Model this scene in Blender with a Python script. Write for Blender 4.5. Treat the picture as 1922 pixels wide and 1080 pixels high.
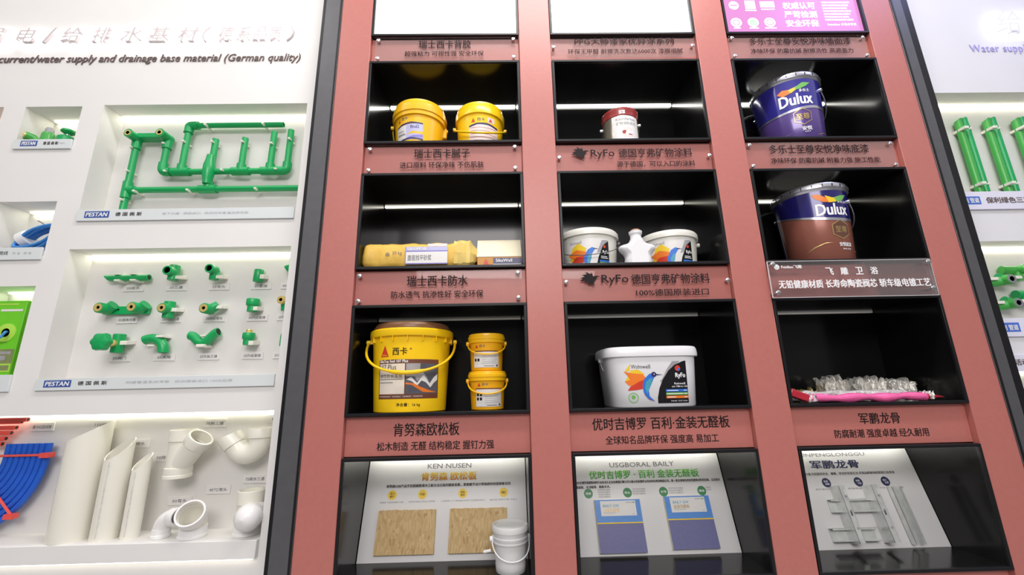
import bpy, bmesh, math, random
from mathutils import Vector, Matrix
random.seed(7)
S = bpy.context.scene
COL = S.collection
PI = math.pi
for o in list(bpy.data.objects):
    bpy.data.objects.remove(o)

# ------------------------------------------------------------------ camera
cd = bpy.data.cameras.new('camera'); cam = bpy.data.objects.new('camera', cd); COL.objects.link(cam)
cd.sensor_width = 36.0; cd.lens = 786.985 / 1922 * 36.0; cd.clip_start = 0.02
_p, _y, _r = 0.239354, 0.018404, -0.021619
F0 = Vector((math.sin(_y), math.cos(_y), 0)); R0 = Vector((math.cos(_y), -math.sin(_y), 0)); Z = Vector((0, 0, 1))
Fw = F0 * math.cos(_p) + Z * math.sin(_p); Up = -F0 * math.sin(_p) + Z * math.cos(_p)
Rt = R0 * math.cos(_r) + Up * math.sin(_r); Up = -R0 * math.sin(_r) + Up * math.cos(_r)
m = Matrix((Rt, Up, -Fw)).transposed().to_4x4(); m.translation = (0.54143, -1.47045, 0.26587)
cam.matrix_world = m
S.camera = cam

# ------------------------------------------------------------------ world, lights, exposure
w = bpy.data.worlds.new('world'); S.world = w; w.use_nodes = True
_n = w.node_tree.nodes; _l = w.node_tree.links        # a hall: bright overhead, dim at eye level and below
_tc = _n.new('ShaderNodeTexCoord'); _sx = _n.new('ShaderNodeSeparateXYZ'); _rp = _n.new('ShaderNodeValToRGB')
_l.new(_tc.outputs['Generated'], _sx.inputs[0]); _l.new(_sx.outputs[2], _rp.inputs[0]); _l.new(_rp.outputs[0], _n['Background'].inputs[0])
_e = _rp.color_ramp.elements; _e[0].position = 0.0; _e[0].color = (0.17, 0.165, 0.16, 1); _e[1].position = 0.85; _e[1].color = (0.95, 0.92, 0.91, 1)
_k = _e.new(0.12); _k.color = (0.20, 0.195, 0.19, 1); _k = _e.new(0.40); _k.color = (0.55, 0.535, 0.53, 1)
_n['Background'].inputs[1].default_value = 1.0
S.view_settings.view_transform = 'Standard'; S.view_settings.look = 'None'
S.view_settings.gamma = 1.0; S.view_settings.use_curve_mapping = False
S.view_settings.exposure = 0.0

def area(name, loc, target, sx, sy, power, color=(1, 1, 1)):
    l = bpy.data.lights.new(name, 'AREA'); l.shape = 'RECTANGLE'; l.size = sx; l.size_y = sy
    l.energy = power; l.color = color
    o = bpy.data.objects.new(name, l); COL.objects.link(o); o.location = loc
    o.rotation_euler = (Vector(target) - Vector(loc)).to_track_quat('-Z', 'Y').to_euler()
    return o
area('hall_light_main', (1.0, -1.0, 3.0), (1.0, 0.1, 0.6), 1.7, 0.3, 44, (1.0, 0.96, 0.94))
area('hall_light_left', (-1.3, -1.0, 3.0), (-1.0, 0.1, 0.6), 1.2, 0.3, 9, (1.0, 0.97, 0.95))
area('cool_fill_right', (3.1, -0.9, 3.0), (2.9, 0.1, 0.8), 1.0, 0.3, 10, (0.42, 0.46, 1.0))  # added bluish fill, tints the right wall cool
area('hall_light_back', (0.6, -4.2, 2.4), (0.9, 0.1, 0.5), 2.6, 1.2, 105, (1.0, 0.96, 0.95))

# ------------------------------------------------------------------ materials
MC = {}
def mat(name, col, rough=0.5, metal=0.0, spec=0.5, emit=None, estr=0.0, noise=0.0, nscale=20.0, bump=0.0, trans=0.0, coat=0.0):
    if name in MC: return MC[name]
    M = bpy.data.materials.new(name); M.use_nodes = True
    nt = M.node_tree; b = nt.nodes['Principled BSDF']
    b.inputs['Base Color'].default_value = (*col, 1); b.inputs['Roughness'].default_value = rough
    b.inputs['Metallic'].default_value = metal; b.inputs['Specular IOR Level'].default_value = spec
    b.inputs['Coat Weight'].default_value = coat
    if trans: b.inputs['Transmission Weight'].default_value = trans
    if emit:
        b.inputs['Emission Color'].default_value = (*emit, 1); b.inputs['Emission Strength'].default_value = estr
    if noise or bump:
        tc = nt.nodes.new('ShaderNodeTexCoord'); n = nt.nodes.new('ShaderNodeTexNoise')
        n.inputs['Scale'].default_value = nscale; n.inputs['Detail'].default_value = 4
        nt.links.new(tc.outputs['Object'], n.inputs['Vector'])
        if noise:
            r = nt.nodes.new('ShaderNodeValToRGB')
            r.color_ramp.elements[0].position = 0.3; r.color_ramp.elements[1].position = 0.7
            r.color_ramp.elements[0].color = (*[c * (1 - noise) for c in col], 1)
            r.color_ramp.elements[1].color = (*[min(1, c * (1 + noise)) for c in col], 1)
            nt.links.new(n.outputs['Fac'], r.inputs['Fac']); nt.links.new(r.outputs['Color'], b.inputs['Base Color'])
        if bump:
            bp = nt.nodes.new('ShaderNodeBump'); bp.inputs['Strength'].default_value = bump; bp.inputs['Distance'].default_value = 0.01
            nt.links.new(n.outputs['Fac'], bp.inputs['Height']); nt.links.new(bp.outputs['Normal'], b.inputs['Normal'])
    MC[name] = M
    return M
def clear(name, tint, gloss, rough=0.03, veil=0.0):
    """thin clear acrylic: mostly see-through, a little mirror, a little milk"""
    M = bpy.data.materials.new(name); M.use_nodes = True; nt = M.node_tree; nt.nodes.clear()
    out = nt.nodes.new('ShaderNodeOutputMaterial'); t = nt.nodes.new('ShaderNodeBsdfTransparent'); t.inputs[0].default_value = (*tint, 1)
    g = nt.nodes.new('ShaderNodeBsdfGlossy'); g.inputs['Roughness'].default_value = rough
    lw = nt.nodes.new('ShaderNodeFresnel'); lw.inputs['IOR'].default_value = 1.45
    mu = nt.nodes.new('ShaderNodeMath'); mu.operation = 'MULTIPLY'; mu.inputs[1].default_value = gloss
    mx = nt.nodes.new('ShaderNodeMixShader'); nt.links.new(lw.outputs[0], mu.inputs[0]); nt.links.new(mu.outputs[0], mx.inputs[0])
    nt.links.new(t.outputs[0], mx.inputs[1]); nt.links.new(g.outputs[0], mx.inputs[2])
    last = mx
    if veil:
        d = nt.nodes.new('ShaderNodeBsdfDiffuse'); d.inputs[0].default_value = (0.95, 0.95, 0.95, 1)
        tr = nt.nodes.new('ShaderNodeBsdfTranslucent'); tr.inputs[0].default_value = (0.95, 0.95, 0.95, 1)
        m0 = nt.nodes.new('ShaderNodeMixShader'); m0.inputs[0].default_value = 0.35
        nt.links.new(d.outputs[0], m0.inputs[1]); nt.links.new(tr.outputs[0], m0.inputs[2])
        m2 = nt.nodes.new('ShaderNodeMixShader'); m2.inputs[0].default_value = veil
        nt.links.new(mx.outputs[0], m2.inputs[1]); nt.links.new(m0.outputs[0], m2.inputs[2]); last = m2
    nt.links.new(last.outputs[0], out.inputs['Surface'])
    return M

WALL = mat('white_paint', (0.80, 0.785, 0.77), 0.6, noise=0.015, nscale=6)
NICHE = mat('niche_board', (0.74, 0.725, 0.70), 0.55, noise=0.02, nscale=5)
WALLR = mat('white_paint_cool_lit', (0.74, 0.74, 0.77), 0.6, noise=0.015, nscale=6)  # same white paint, slight bluish cast of the light mixed into its colour
RED = mat('terracotta_laminate', (0.465, 0.155, 0.132), 0.38, spec=0.5, noise=0.03, nscale=60)
GREYPOST = mat('charcoal_aluminium', (0.105, 0.105, 0.112), 0.4, 0.3, noise=0.05, nscale=30)
BLACKMETAL = mat('black_metal_trim', (0.009, 0.009, 0.011), 0.35, 0.0, 0.3, noise=0.1, nscale=40)
GLOSSBLACK = mat('gloss_black_lining', (0.007, 0.007, 0.007), 0.16, spec=1.0, noise=0.3, nscale=4)
MATTEBLACK = mat('black_side_lining', (0.007, 0.007, 0.007), 0.16, spec=0.35, noise=0.3, nscale=4)
LED = mat('led_cool', (1, 1, 1), 0.5, emit=(1.0, 0.98, 0.90), estr=15)
LEDDIM = mat('led_dim', (1, 1, 1), 0.5, emit=(1.0, 0.96, 0.82), estr=3.0)
LEDFAINT = mat('led_faint', (1, 1, 1), 0.5, emit=(1.0, 0.97, 0.85), estr=0.07)
LEDCOVE = mat('led_cove', (1, 1, 1), 0.5, emit=(1.0, 0.95, 0.72), estr=1.6)
LEDB5 = mat('led_board', (1, 1, 1), 0.5, emit=(1.0, 0.98, 0.88), estr=20)
LEDW = mat('led_niche', (1, 1, 1), 0.5, emit=(1.0, 0.985, 0.80), estr=9)
LEDH = mat('led_halo', (1, 1, 1), 0.5, emit=(1.0, 0.97, 0.95), estr=11)
LEDB = mat('led_halo_cool', (1, 1, 1), 0.5, emit=(0.72, 0.75, 1.0), estr=9)
SCREENW = mat('screen_white', (0.8, 0.8, 0.8), 0.3, emit=(0.97, 0.98, 1.0), estr=1.7)
SCREENP = mat('screen_magenta', (0.05, 0.02, 0.05), 0.3, emit=(0.78, 0.27, 0.66), estr=1.0)
SCREENT = mat('screen_text', (0.8, 0.8, 0.8), 0.3, emit=(1.0, 0.93, 1.0), estr=1.25)
SCREENG = mat('screen_green', (0.3, 0.6, 0.3), 0.3, emit=(0.35, 0.75, 0.38), estr=0.8)
SCREENF = mat('screen_faint', (0.8, 0.8, 0.8), 0.3, emit=(0.80, 0.84, 1.0), estr=0.95)
ACRYL = clear('clear_acrylic', (0.997, 0.997, 0.997), 0.30)
ACRYL2 = clear('thick_clear_acrylic', (0.93, 0.93, 0.94), 0.8, 0.02, 0.04)
MILKY = clear('milky_plastic', (0.97, 0.98, 0.98), 1.0, 0.1, 0.74)
CHROME = mat('chrome', (0.75, 0.75, 0.77), 0.18, 1.0, noise=0.03, nscale=80)
INK = mat('black_print', (0.018, 0.013, 0.014), 0.6, 0.0, 0.15, noise=0.1, nscale=80)
INKB = mat('dark_letter', (0.15, 0.11, 0.105), 0.6, 0.0, 0.2, noise=0.1, nscale=80)
INKL = mat('lavender_letter', (0.42, 0.39, 0.74), 0.5, noise=0.05, nscale=80)
INKG = mat('grey_print', (0.16, 0.16, 0.17), 0.5, noise=0.1, nscale=80)
INKF = mat('faint_print', (0.50, 0.52, 0.54), 0.5, noise=0.05, nscale=80)
WHITE = mat('white_print', (0.85, 0.85, 0.86), 0.5, noise=0.02, nscale=60)
LETTERFACE = mat('pale_letter_face', (0.62, 0.56, 0.57), 0.5, noise=0.02, nscale=60)
YEL = mat('yellow_plastic', (0.93, 0.51, 0.010), 0.28, noise=0.02, nscale=15)
YEL2 = mat('bright_yellow_plastic', (0.95, 0.60, 0.010), 0.25, noise=0.02, nscale=15)
AMB = mat('amber_plastic', (0.88, 0.43, 0.010), 0.28, noise=0.02, nscale=15)
BROWN = mat('brown_lid', (0.19, 0.085, 0.035), 0.32, noise=0.05, nscale=20)
BROWNP = mat('brown_print', (0.16, 0.055, 0.03), 0.4, noise=0.05, nscale=20)
LABELW = mat('white_label', (0.78, 0.76, 0.74), 0.4, noise=0.02, nscale=40)
CREAM = mat('cream_label', (0.80, 0.72, 0.62), 0.4, noise=0.02, nscale=40)
NAVY = mat('navy_print', (0.03, 0.025, 0.12), 0.35, noise=0.05, nscale=30)
LAVEN = mat('lavender_print', (0.50, 0.50, 0.78), 0.4, noise=0.05, nscale=30)
PURPB = mat('violet_blue_print', (0.24, 0.20, 0.62), 0.4, noise=0.05, nscale=30)
REDP = mat('red_print', (0.62, 0.045, 0.02), 0.4, noise=0.05, nscale=30)
ORG = mat('orange_print', (0.85, 0.20, 0.02), 0.4, noise=0.05, nscale=30)
SLATE = mat('slate_print', (0.10, 0.10, 0.12), 0.4, noise=0.2, nscale=30)
GREYP = mat('grey_shape_print', (0.36, 0.35, 0.37), 0.4, noise=0.1, nscale=30)
PINKW = mat('pale_pink_label', (0.78, 0.66, 0.64), 0.4, noise=0.03, nscale=30)
TINM = mat('tin_body', (0.62, 0.56, 0.44), 0.25, 0.75, noise=0.05, nscale=20)
MAROON = mat('maroon_print', (0.34, 0.035, 0.03), 0.35, noise=0.05, nscale=30)
DBLUE = mat('royal_blue_tin', (0.035, 0.03, 0.27), 0.2, 0.1, noise=0.05, nscale=10, coat=0.4)
DNAVY = mat('deep_navy_tin', (0.018, 0.014, 0.14), 0.2, 0.1, noise=0.05, nscale=10, coat=0.4)
DPURP = mat('purple_tin', (0.105, 0.062, 0.26), 0.22, 0.15, noise=0.05, nscale=10, coat=0.4)
DCOPP = mat('copper_tin', (0.30, 0.105, 0.075), 0.26, 0.2, noise=0.06, nscale=8, coat=0.3)
SILV = mat('silver_tin', (0.62, 0.62, 0.68), 0.25, 0.85, noise=0.05, nscale=20)
GOLD = mat('gold_print', (0.55, 0.38, 0.16), 0.3, 0.6, noise=0.05, nscale=30)
GOLDD = mat('dark_gold_print', (0.16, 0.07, 0.05), 0.3, 0.3, noise=0.05, nscale=30)
PGREEN = mat('leaf_green_print', (0.16, 0.45, 0.10), 0.4, noise=0.05, nscale=30)
PYEL = mat('yellow_print', (0.86, 0.58, 0.03), 0.4, noise=0.05, nscale=30)
PBLUE = mat('bird_blue_print', (0.03, 0.17, 0.66), 0.4, noise=0.05, nscale=30)
PTEAL = mat('bird_teal_print', (0.06, 0.36, 0.48), 0.4, noise=0.05, nscale=30)
WPLA = mat('white_plastic', (0.80, 0.80, 0.82), 0.3, noise=0.02, nscale=15)
WPLA2 = mat('ivory_plastic', (0.78, 0.77, 0.70), 0.3, noise=0.02, nscale=15)
CORK = mat('cork', (0.36, 0.17, 0.09), 0.7, noise=0.2, nscale=90)
BAGY = mat('yellow_paper', (0.80, 0.50, 0.085), 0.5, noise=0.06, nscale=14, bump=0.5)
BAGY2 = mat('pale_yellow_paper', (0.84, 0.62, 0.18), 0.5, noise=0.06, nscale=14, bump=0.5)
CARTC = mat('cream_card', (0.90, 0.83, 0.62), 0.5, noise=0.03, nscale=20)
CARTO = mat('orange_card', (0.62, 0.28, 0.045), 0.45, noise=0.05, nscale=20)
FOIL = mat('crinkled_foil', (0.80, 0.78, 0.72), 0.2, 0.35, noise=0.1, nscale=60, bump=1.0)
FOILW = mat('clear_wrap', (0.72, 0.70, 0.68), 0.22, 0.2, noise=0.15, nscale=50, bump=1.0)
PINK = mat('pink_plastic', (0.84, 0.13, 0.36), 0.3, noise=0.1, nscale=25, bump=0.4)
CRIM = mat('crimson_wrap', (0.45, 0.02, 0.04), 0.3, noise=0.1, nscale=25, bump=0.5)
BOARD = mat('board_white', (0.72, 0.71, 0.71), 0.35, noise=0.01, nscale=5)
GYP = mat('gypsum_core', (0.72, 0.70, 0.55), 0.7, noise=0.03, nscale=30)
GYPB = mat('violet_board_face', (0.165, 0.165, 0.34), 0.35, noise=0.05, nscale=90)
GYPL = mat('blue_label', (0.10, 0.28, 0.68), 0.3, noise=0.05, nscale=30)
LEAFG = mat('green_print', (0.07, 0.36, 0.08), 0.4, noise=0.05, nscale=30)
BADGE_G = mat('green_badge', (0.05, 0.23, 0.085), 0.4, noise=0.05, nscale=30)
BADGE_N = mat('navy_badge', (0.03, 0.035, 0.10), 0.4, noise=0.05, nscale=30)
BADGE_Y = mat('yellow_badge', (0.88, 0.60, 0.04), 0.4, noise=0.05, nscale=30)
STEEL = mat('galvanised_steel', (0.74, 0.76, 0.74), 0.28, 0.5, noise=0.12, nscale=30)
GRN = mat('green_ppr', (0.006, 0.36, 0.098), 0.32, noise=0.03, nscale=20)
GRN2 = mat('light_green_ppr', (0.06, 0.40, 0.07), 0.32, noise=0.03, nscale=20)
BRASS = mat('brass', (0.86, 0.66, 0.24), 0.25, 0.55, noise=0.05, nscale=40)
HOLE = mat('bore_shadow', (0.02, 0.03, 0.02), 0.7, noise=0.1, nscale=40)
CLIPM = mat('ivory_clip', (0.82, 0.80, 0.72), 0.4, noise=0.02, nscale=30)
RAIL = mat('frosted_strip', (0.70, 0.74, 0.75), 0.3, noise=0.01, nscale=10)
RAILB = mat('cool_strip', (0.74, 0.74, 0.86), 0.3, noise=0.01, nscale=10)
SIGNB = mat('sign_blue', (0.035, 0.09, 0.36), 0.4, noise=0.03, nscale=30)
SIGNB2 = mat('sign_blue_bright', (0.06, 0.16, 0.62), 0.4, noise=0.03, nscale=30)
PVC = mat('white_pvc', (0.82, 0.80, 0.71), 0.3, noise=0.015, nscale=12)
PVCW = mat('pure_white_pvc', (0.84, 0.83, 0.82), 0.28, noise=0.015, nscale=12)
BLU = mat('blue_conduit', (0.012, 0.11, 0.60), 0.35, noise=0.06, nscale=40)
REDC = mat('red_conduit', (0.80, 0.09, 0.07), 0.35, noise=0.06, nscale=40)
CABLE = mat('blue_cable', (0.05, 0.26, 0.68), 0.4, noise=0.1, nscale=60)
LIME = mat('lime_card', (0.16, 0.62, 0.02), 0.4, noise=0.03, nscale=20)
LIMEL = mat('pale_lime_card', (0.42, 0.74, 0.08), 0.4, noise=0.03, nscale=20)
OLIVE = mat('olive_band', (0.22, 0.26, 0.10), 0.5, noise=0.15, nscale=60)
FLOORM = mat('grey_tile', (0.42, 0.41, 0.40), 0.3, noise=0.04, nscale=3)
PINKN = mat('rose_board', (0.70, 0.48, 0.44), 0.5, noise=0.02, nscale=8)

def osb():
    M = bpy.data.materials.new('oriented_strand'); M.use_nodes = True; nt = M.node_tree; b = nt.nodes['Principled BSDF']
    b.inputs['Roughness'].default_value = 0.55
    tc = nt.nodes.new('ShaderNodeTexCoord'); mp = nt.nodes.new('ShaderNodeMapping'); mp.inputs['Scale'].default_value = (170, 60, 55)
    nz = nt.nodes.new('ShaderNodeTexNoise'); nz.inputs['Scale'].default_value = 9; nz.inputs['Detail'].default_value = 3
    ad = nt.nodes.new('ShaderNodeMixRGB'); ad.inputs[0].default_value = 0.12
    v = nt.nodes.new('ShaderNodeTexVoronoi'); v.inputs['Scale'].default_value = 1.0; v.inputs['Randomness'].default_value = 1.0
    r = nt.nodes.new('ShaderNodeValToRGB'); e = r.color_ramp.elements
    e[0].position = 0.0; e[0].color = (0.40, 0.24, 0.09, 1); e[1].position = 1.0; e[1].color = (0.70, 0.51, 0.26, 1)
    k = e.new(0.25); k.color = (0.56, 0.37, 0.155, 1); k = e.new(0.6); k.color = (0.62, 0.43, 0.19, 1)
    nt.links.new(tc.outputs['Object'], mp.inputs[0]); nt.links.new(tc.outputs['Object'], nz.inputs['Vector'])
    nt.links.new(mp.outputs[0], ad.inputs[1]); nt.links.new(nz.outputs['Color'], ad.inputs[2])
    mul = nt.nodes.new('ShaderNodeVectorMath'); mul.operation = 'MULTIPLY_ADD'; mul.inputs[1].default_value = (6, 6, 6)
    nt.links.new(nz.outputs['Color'], mul.inputs[0]); nt.links.new(mp.outputs[0], mul.inputs[2])
    nt.links.new(mul.outputs[0], v.inputs['Vector']); nt.links.new(v.outputs['Color'], r.inputs['Fac'])
    nt.links.new(r.outputs['Color'], b.inputs['Base Color'])
    return M
OSB = osb()
def ramp_text(name, ca, cb, z0, z1):
    """print whose ink runs from one colour at its foot to another at its head"""
    M = bpy.data.materials.new(name); M.use_nodes = True; nt = M.node_tree; b = nt.nodes['Principled BSDF']
    tc = nt.nodes.new('ShaderNodeTexCoord'); sp = nt.nodes.new('ShaderNodeSeparateXYZ'); mr = nt.nodes.new('ShaderNodeMapRange')
    mr.inputs[1].default_value = z0; mr.inputs[2].default_value = z1
    r = nt.nodes.new('ShaderNodeValToRGB'); r.color_ramp.elements[0].color = (*ca, 1); r.color_ramp.elements[1].color = (*cb, 1)
    nt.links.new(tc.outputs['Object'], sp.inputs[0]); nt.links.new(sp.outputs[2], mr.inputs[0]); nt.links.new(mr.outputs[0], r.inputs[0])
    nt.links.new(r.outputs[0], b.inputs['Base Color']); b.inputs['Roughness'].default_value = 0.4
    return M

# ------------------------------------------------------------------ geometry helpers
class G:
    def __init__(s, m=None): s.v = []; s.f = []; s.mi = []; s.m = m
    def add(s, vs, fs, m=None):
        n = len(s.v); s.v += [Vector(p) for p in vs]
        for f in fs: s.f.append([i + n for i in f]); s.mi.append(m or s.m)
        return s
    def join(s, g, m=None):
        n = len(s.v); s.v += [p.copy() for p in g.v]
        for f, k in zip(g.f, g.mi): s.f.append([i + n for i in f]); s.mi.append(m or k or s.m)
        return s
    def xf(s, M):
        s.v = [M @ p for p in s.v]; return s
    def move(s, x, y, z): return s.xf(Matrix.Translation((x, y, z)))
    def box(s, x0, x1, y0, y1, z0, z1, m=None):
        return s.add([(x0, y0, z0), (x1, y0, z0), (x1, y1, z0), (x0, y1, z0), (x0, y0, z1), (x1, y0, z1), (x1, y1, z1), (x0, y1, z1)],
                     [(0, 3, 2, 1), (4, 5, 6, 7), (0, 1, 5, 4), (1, 2, 6, 5), (2, 3, 7, 6), (3, 0, 4, 7)], m)
    def lathe(s, prof, n=48, c=(0, 0, 0), sy=1.0, m=None, axis='Z'):
        vs = []; fs = []
        for (r, z) in prof:
            for k in range(n):
                a = 2 * PI * k / n
                p = (r * math.cos(a), r * math.sin(a) * sy, z)
                if axis == 'Y': p = (p[0], -p[2], p[1])
                if axis == 'X': p = (p[2], p[0], p[1])
                vs.append((c[0] + p[0], c[1] + p[1], c[2] + p[2]))
        L = len(prof)
        for i in range(L - 1):
            for k in range(n):
                k2 = (k + 1) % n
                fs.append((i * n + k, i * n + k2, (i + 1) * n + k2, (i + 1) * n + k))
        if prof[0][0] > 1e-6: fs.append(tuple(reversed(range(n))))
        if prof[-1][0] > 1e-6: fs.append(tuple((L - 1) * n + k for k in range(n)))
        return s.add(vs, fs, m)
    def tube(s, path, r, n=14, cap=True, wall=None, m=None, mend=None):
        P = [Vector(p) for p in path]; N = len(P)
        rr = r if isinstance(r, (list, tuple)) else [r] * N
        T = []
        for i in range(N):
            a = P[max(i - 1, 0)]; b = P[min(i + 1, N - 1)]
            T.append((b - a).normalized())
        ref = Vector((0, 0, 1)) if abs(T[0].z) < 0.9 else Vector((1, 0, 0))
        u = T[0].cross(ref).normalized(); rings = []
        for i in range(N):
            if i: u = (u - T[i] * u.dot(T[i])).normalized()
            v = T[i].cross(u)
            rings.append([P[i] + (u * math.cos(2 * PI * k / n) + v * math.sin(2 * PI * k / n)) * rr[i] for k in range(n)])
        def skin(rs, flip=False):
            vs = [p for R in rs for p in R]; fs = []
            for i in range(len(rs) - 1):
                for k in range(n):
                    q = (i * n + k, i * n + (k + 1) % n, (i + 1) * n + (k + 1) % n, (i + 1) * n + k)
                    fs.append(tuple(reversed(q)) if flip else q)
            return vs, fs
        vs, fs = skin(rings); s.add(vs, fs, m)
        if wall:
            cs = [sum(R, Vector()) / n for R in rings]
            inn = [[cs[i] + (p - cs[i]) * ((rr[i] - wall) / rr[i]) for p in R] for i, R in enumerate(rings)]
            vs, fs = skin(inn, True); s.add(vs, fs, m)
            for i in (0, N - 1):
                vs = rings[i] + inn[i]; s.add(vs, [(k, (k + 1) % n, n + (k + 1) % n, n + k) for k in range(n)], mend or m)
        elif cap:
            s.add(rings[0], [tuple(reversed(range(n)))], m); s.add(rings[-1], [tuple(range(n))], m)
        return s
    def poly(s, pts, y=0.0, m=None, t=0.0):
        """flat outline in the x-z plane facing -Y, with thickness t behind it"""
        n = len(pts)
        ar = sum(pts[i][0] * pts[(i + 1) % n][1] - pts[(i + 1) % n][0] * pts[i][1] for i in range(n))
        if ar < 0: pts = list(reversed(pts))
        vs = [(x, y, z) for x, z in pts]; fs = [tuple(range(n))]
        if t:
            vs += [(x, y + t, z) for x, z in pts]; fs.append(tuple(reversed(range(n, 2 * n))))
            for i in range(n):
                j = (i + 1) % n; fs.append((j, i, n + i, n + j))
        return s.add(vs, fs, m)
    def rect(s, x0, x1, z0, z1, y=0.0, m=None): return s.poly([(x0, z0), (x1, z0), (x1, z1), (x0, z1)], y, m)
    def disc(s, x, z, r, y=0.0, m=None, n=24, t=0.0, sx=1.0): return s.poly([(x + sx * r * math.cos(2 * PI * k / n), z + r * math.sin(2 * PI * k / n)) for k in range(n)], y, m, t)
    def ring(s, x, z, r0, r1, y=0.0, m=None, n=24, a0=0.0):
        vs = []; 
        for k in range(n):
            a = a0 + 2 * PI * k / n; vs += [(x + r0 * math.cos(a), y, z + r0 * math.sin(a)), (x + r1 * math.cos(a), y, z + r1 * math.sin(a))]
        return s.add(vs, [(2 * k, 2 * k + 1, (2 * k + 3) % (2 * n), (2 * k + 2) % (2 * n)) for k in range(n)], m)
    def slicex(s, step=0.008):
        """cut the faces into narrow upright strips so they can be bent"""
        if not s.v: return s
        me = bpy.data.meshes.new('tmp'); me.from_pydata(s.v, [], s.f)
        mats = []
        for k in s.mi:
            if k not in mats: mats.append(k)
        for p, k in zip(me.polygons, s.mi): p.material_index = mats.index(k)
        bm = bmesh.new(); bm.from_mesh(me)
        x0 = min(p.x for p in s.v); x1 = max(p.x for p in s.v); x = x0 + step
        while x < x1:
            bmesh.ops.bisect_plane(bm, geom=bm.verts[:] + bm.edges[:] + bm.faces[:], plane_co=(x, 0, 0), plane_no=(1, 0, 0)); x += step
        bm.verts.index_update()
        s.v = [v.co.copy() for v in bm.verts]; s.f = [[v.index for v in f.verts] for f in bm.faces]; s.mi = [mats[f.material_index] for f in bm.faces]
        bm.free(); bpy.data.meshes.remove(me)
        return s
    def wrap(s, rad, phi=0.0, off=0.0006, sy=1.0):
        """bend flat x-z artwork round an upright axis; rad(z) gives the body radius, -y of the flat art lifts it"""
        s.slicex()
        out = []
        for p in s.v:
            r0 = rad(p.z); a = phi + p.x / r0; r = r0 + off - p.y
            out.append(Vector((r * math.sin(a), -r * math.cos(a) * sy, p.z)))
        s.v = out
        return s

def build(name, g, m=None, parent=None, loc=(0, 0, 0), angle=35, bevel=0.0, seg=2):
    me = bpy.data.meshes.new(name); me.from_pydata(g.v, [], g.f)
    mats = []
    for k in g.mi:
        k = k or m
        if k not in mats: mats.append(k)
    for k in mats: me.materials.append(k)
    for p, k in zip(me.polygons, g.mi): p.material_index = mats.index(k or m)
    me.shade_smooth(); me.set_sharp_from_angle(angle=math.radians(angle)); me.update()
    o = bpy.data.objects.new(name, me); COL.objects.link(o); o.location = loc
    if parent: o.parent = parent
    if bevel:
        b = o.modifiers.new('bevel', 'BEVEL'); b.width = bevel; b.segments = seg; b.limit_method = 'ANGLE'
    return o
def tag(o, label, cat, group=None):
    o['label'] = label; o['category'] = cat
    if group: o['group'] = group
    return o
def thing(name, label, cat, loc=(0, 0, 0), group=None, rz=0.0):
    o = bpy.data.objects.new(name, None); COL.objects.link(o); o.location = loc; o.rotation_euler.z = rz
    o.empty_display_size = 0.05
    return tag(o, label, cat, group)
def struct(name, g, m, **k):
    o = build(name, g, m, **k); o['kind'] = 'structure'; return o

def text(s, w=None, h=None, x=0.0, z=0.0, y=0.0, ext=0.0, bold=0.0, shear=0.0, space=1.0, align='C', m=None):
    """lettering as flat (or raised) mesh facing -Y; its outline box is fitted to w x h and placed by its centre (or left edge)"""
    c = bpy.data.curves.new('t', 'FONT'); c.body = s; c.size = 1.0; c.resolution_u = 2
    c.shear = shear; c.space_character = space; c.extrude = 0.0
    o = bpy.data.objects.new('t', c); COL.objects.link(o)
    dg = bpy.context.evaluated_depsgraph_get(); me = bpy.data.meshes.new_from_object(o.evaluated_get(dg))
    vs = [v.co.copy() for v in me.vertices]; fs = [list(p.vertices) for p in me.polygons]
    bpy.data.objects.remove(o); bpy.data.curves.remove(c); bpy.data.meshes.remove(me)
    x0 = min(v.x for v in vs); x1 = max(v.x for v in vs); y0 = min(v.y for v in vs); y1 = max(v.y for v in vs)
    if w is None: kx = kz = h / (y1 - y0)
    elif h is None: kx = kz = w / (x1 - x0)
    else: kx = w / (x1 - x0); kz = h / (y1 - y0)
    ox = x if align == 'L' else x - kx * (x1 - x0) / 2
    g = G(m)
    pts = [Vector((ox + (v.x - x0) * kx, y, z + (v.y - (y0 + y1) / 2) * kz)) for v in vs]
    if bold:
        em = kz * .75; d = Vector((bold * em, 0, bold * em * .6))
        if not ext:
            for j, q in enumerate(((-1, 1), (1, 1), (1, -1), (-1, -1)) if bold > .025 else ((-1, -1), (1, 1))): g.add([p + Vector((d.x * q[0], -.00012 * j, d.z * q[1])) for p in pts], fs)
            return g
    if not ext: return g.add(pts, fs)
    n = len(pts); ef = {}
    for f in fs:
        for i in range(len(f)):
            e = (f[i], f[(i + 1) % len(f)]); ef[e] = 1
    sides = [(b, a, a + n, b + n) for (a, b) in ef if (b, a) not in ef]
    for q in ((-1, 1) if bold else (0,)):
        pp = [p + (d * q + Vector((0, -.0001 * q, 0)) if bold else Vector()) for p in pts]
        g.add(pp + [p + Vector((0, ext, 0)) for p in pp], fs + [[i + n for i in reversed(f)] for f in fs] + sides)
    return g
def arc(c, r, a0, a1, n=10, plane='XZ'):
    out = []
    for k in range(n + 1):
        a = a0 + (a1 - a0) * k / n
        if plane == 'XZ': out.append((c[0] + r * math.cos(a), c[1], c[2] + r * math.sin(a)))
        elif plane == 'YZ': out.append((c[0], c[1] + r * math.cos(a), c[2] + r * math.sin(a)))
        else: out.append((c[0] + r * math.cos(a), c[1] + r * math.sin(a), c[2]))
    return out

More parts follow.
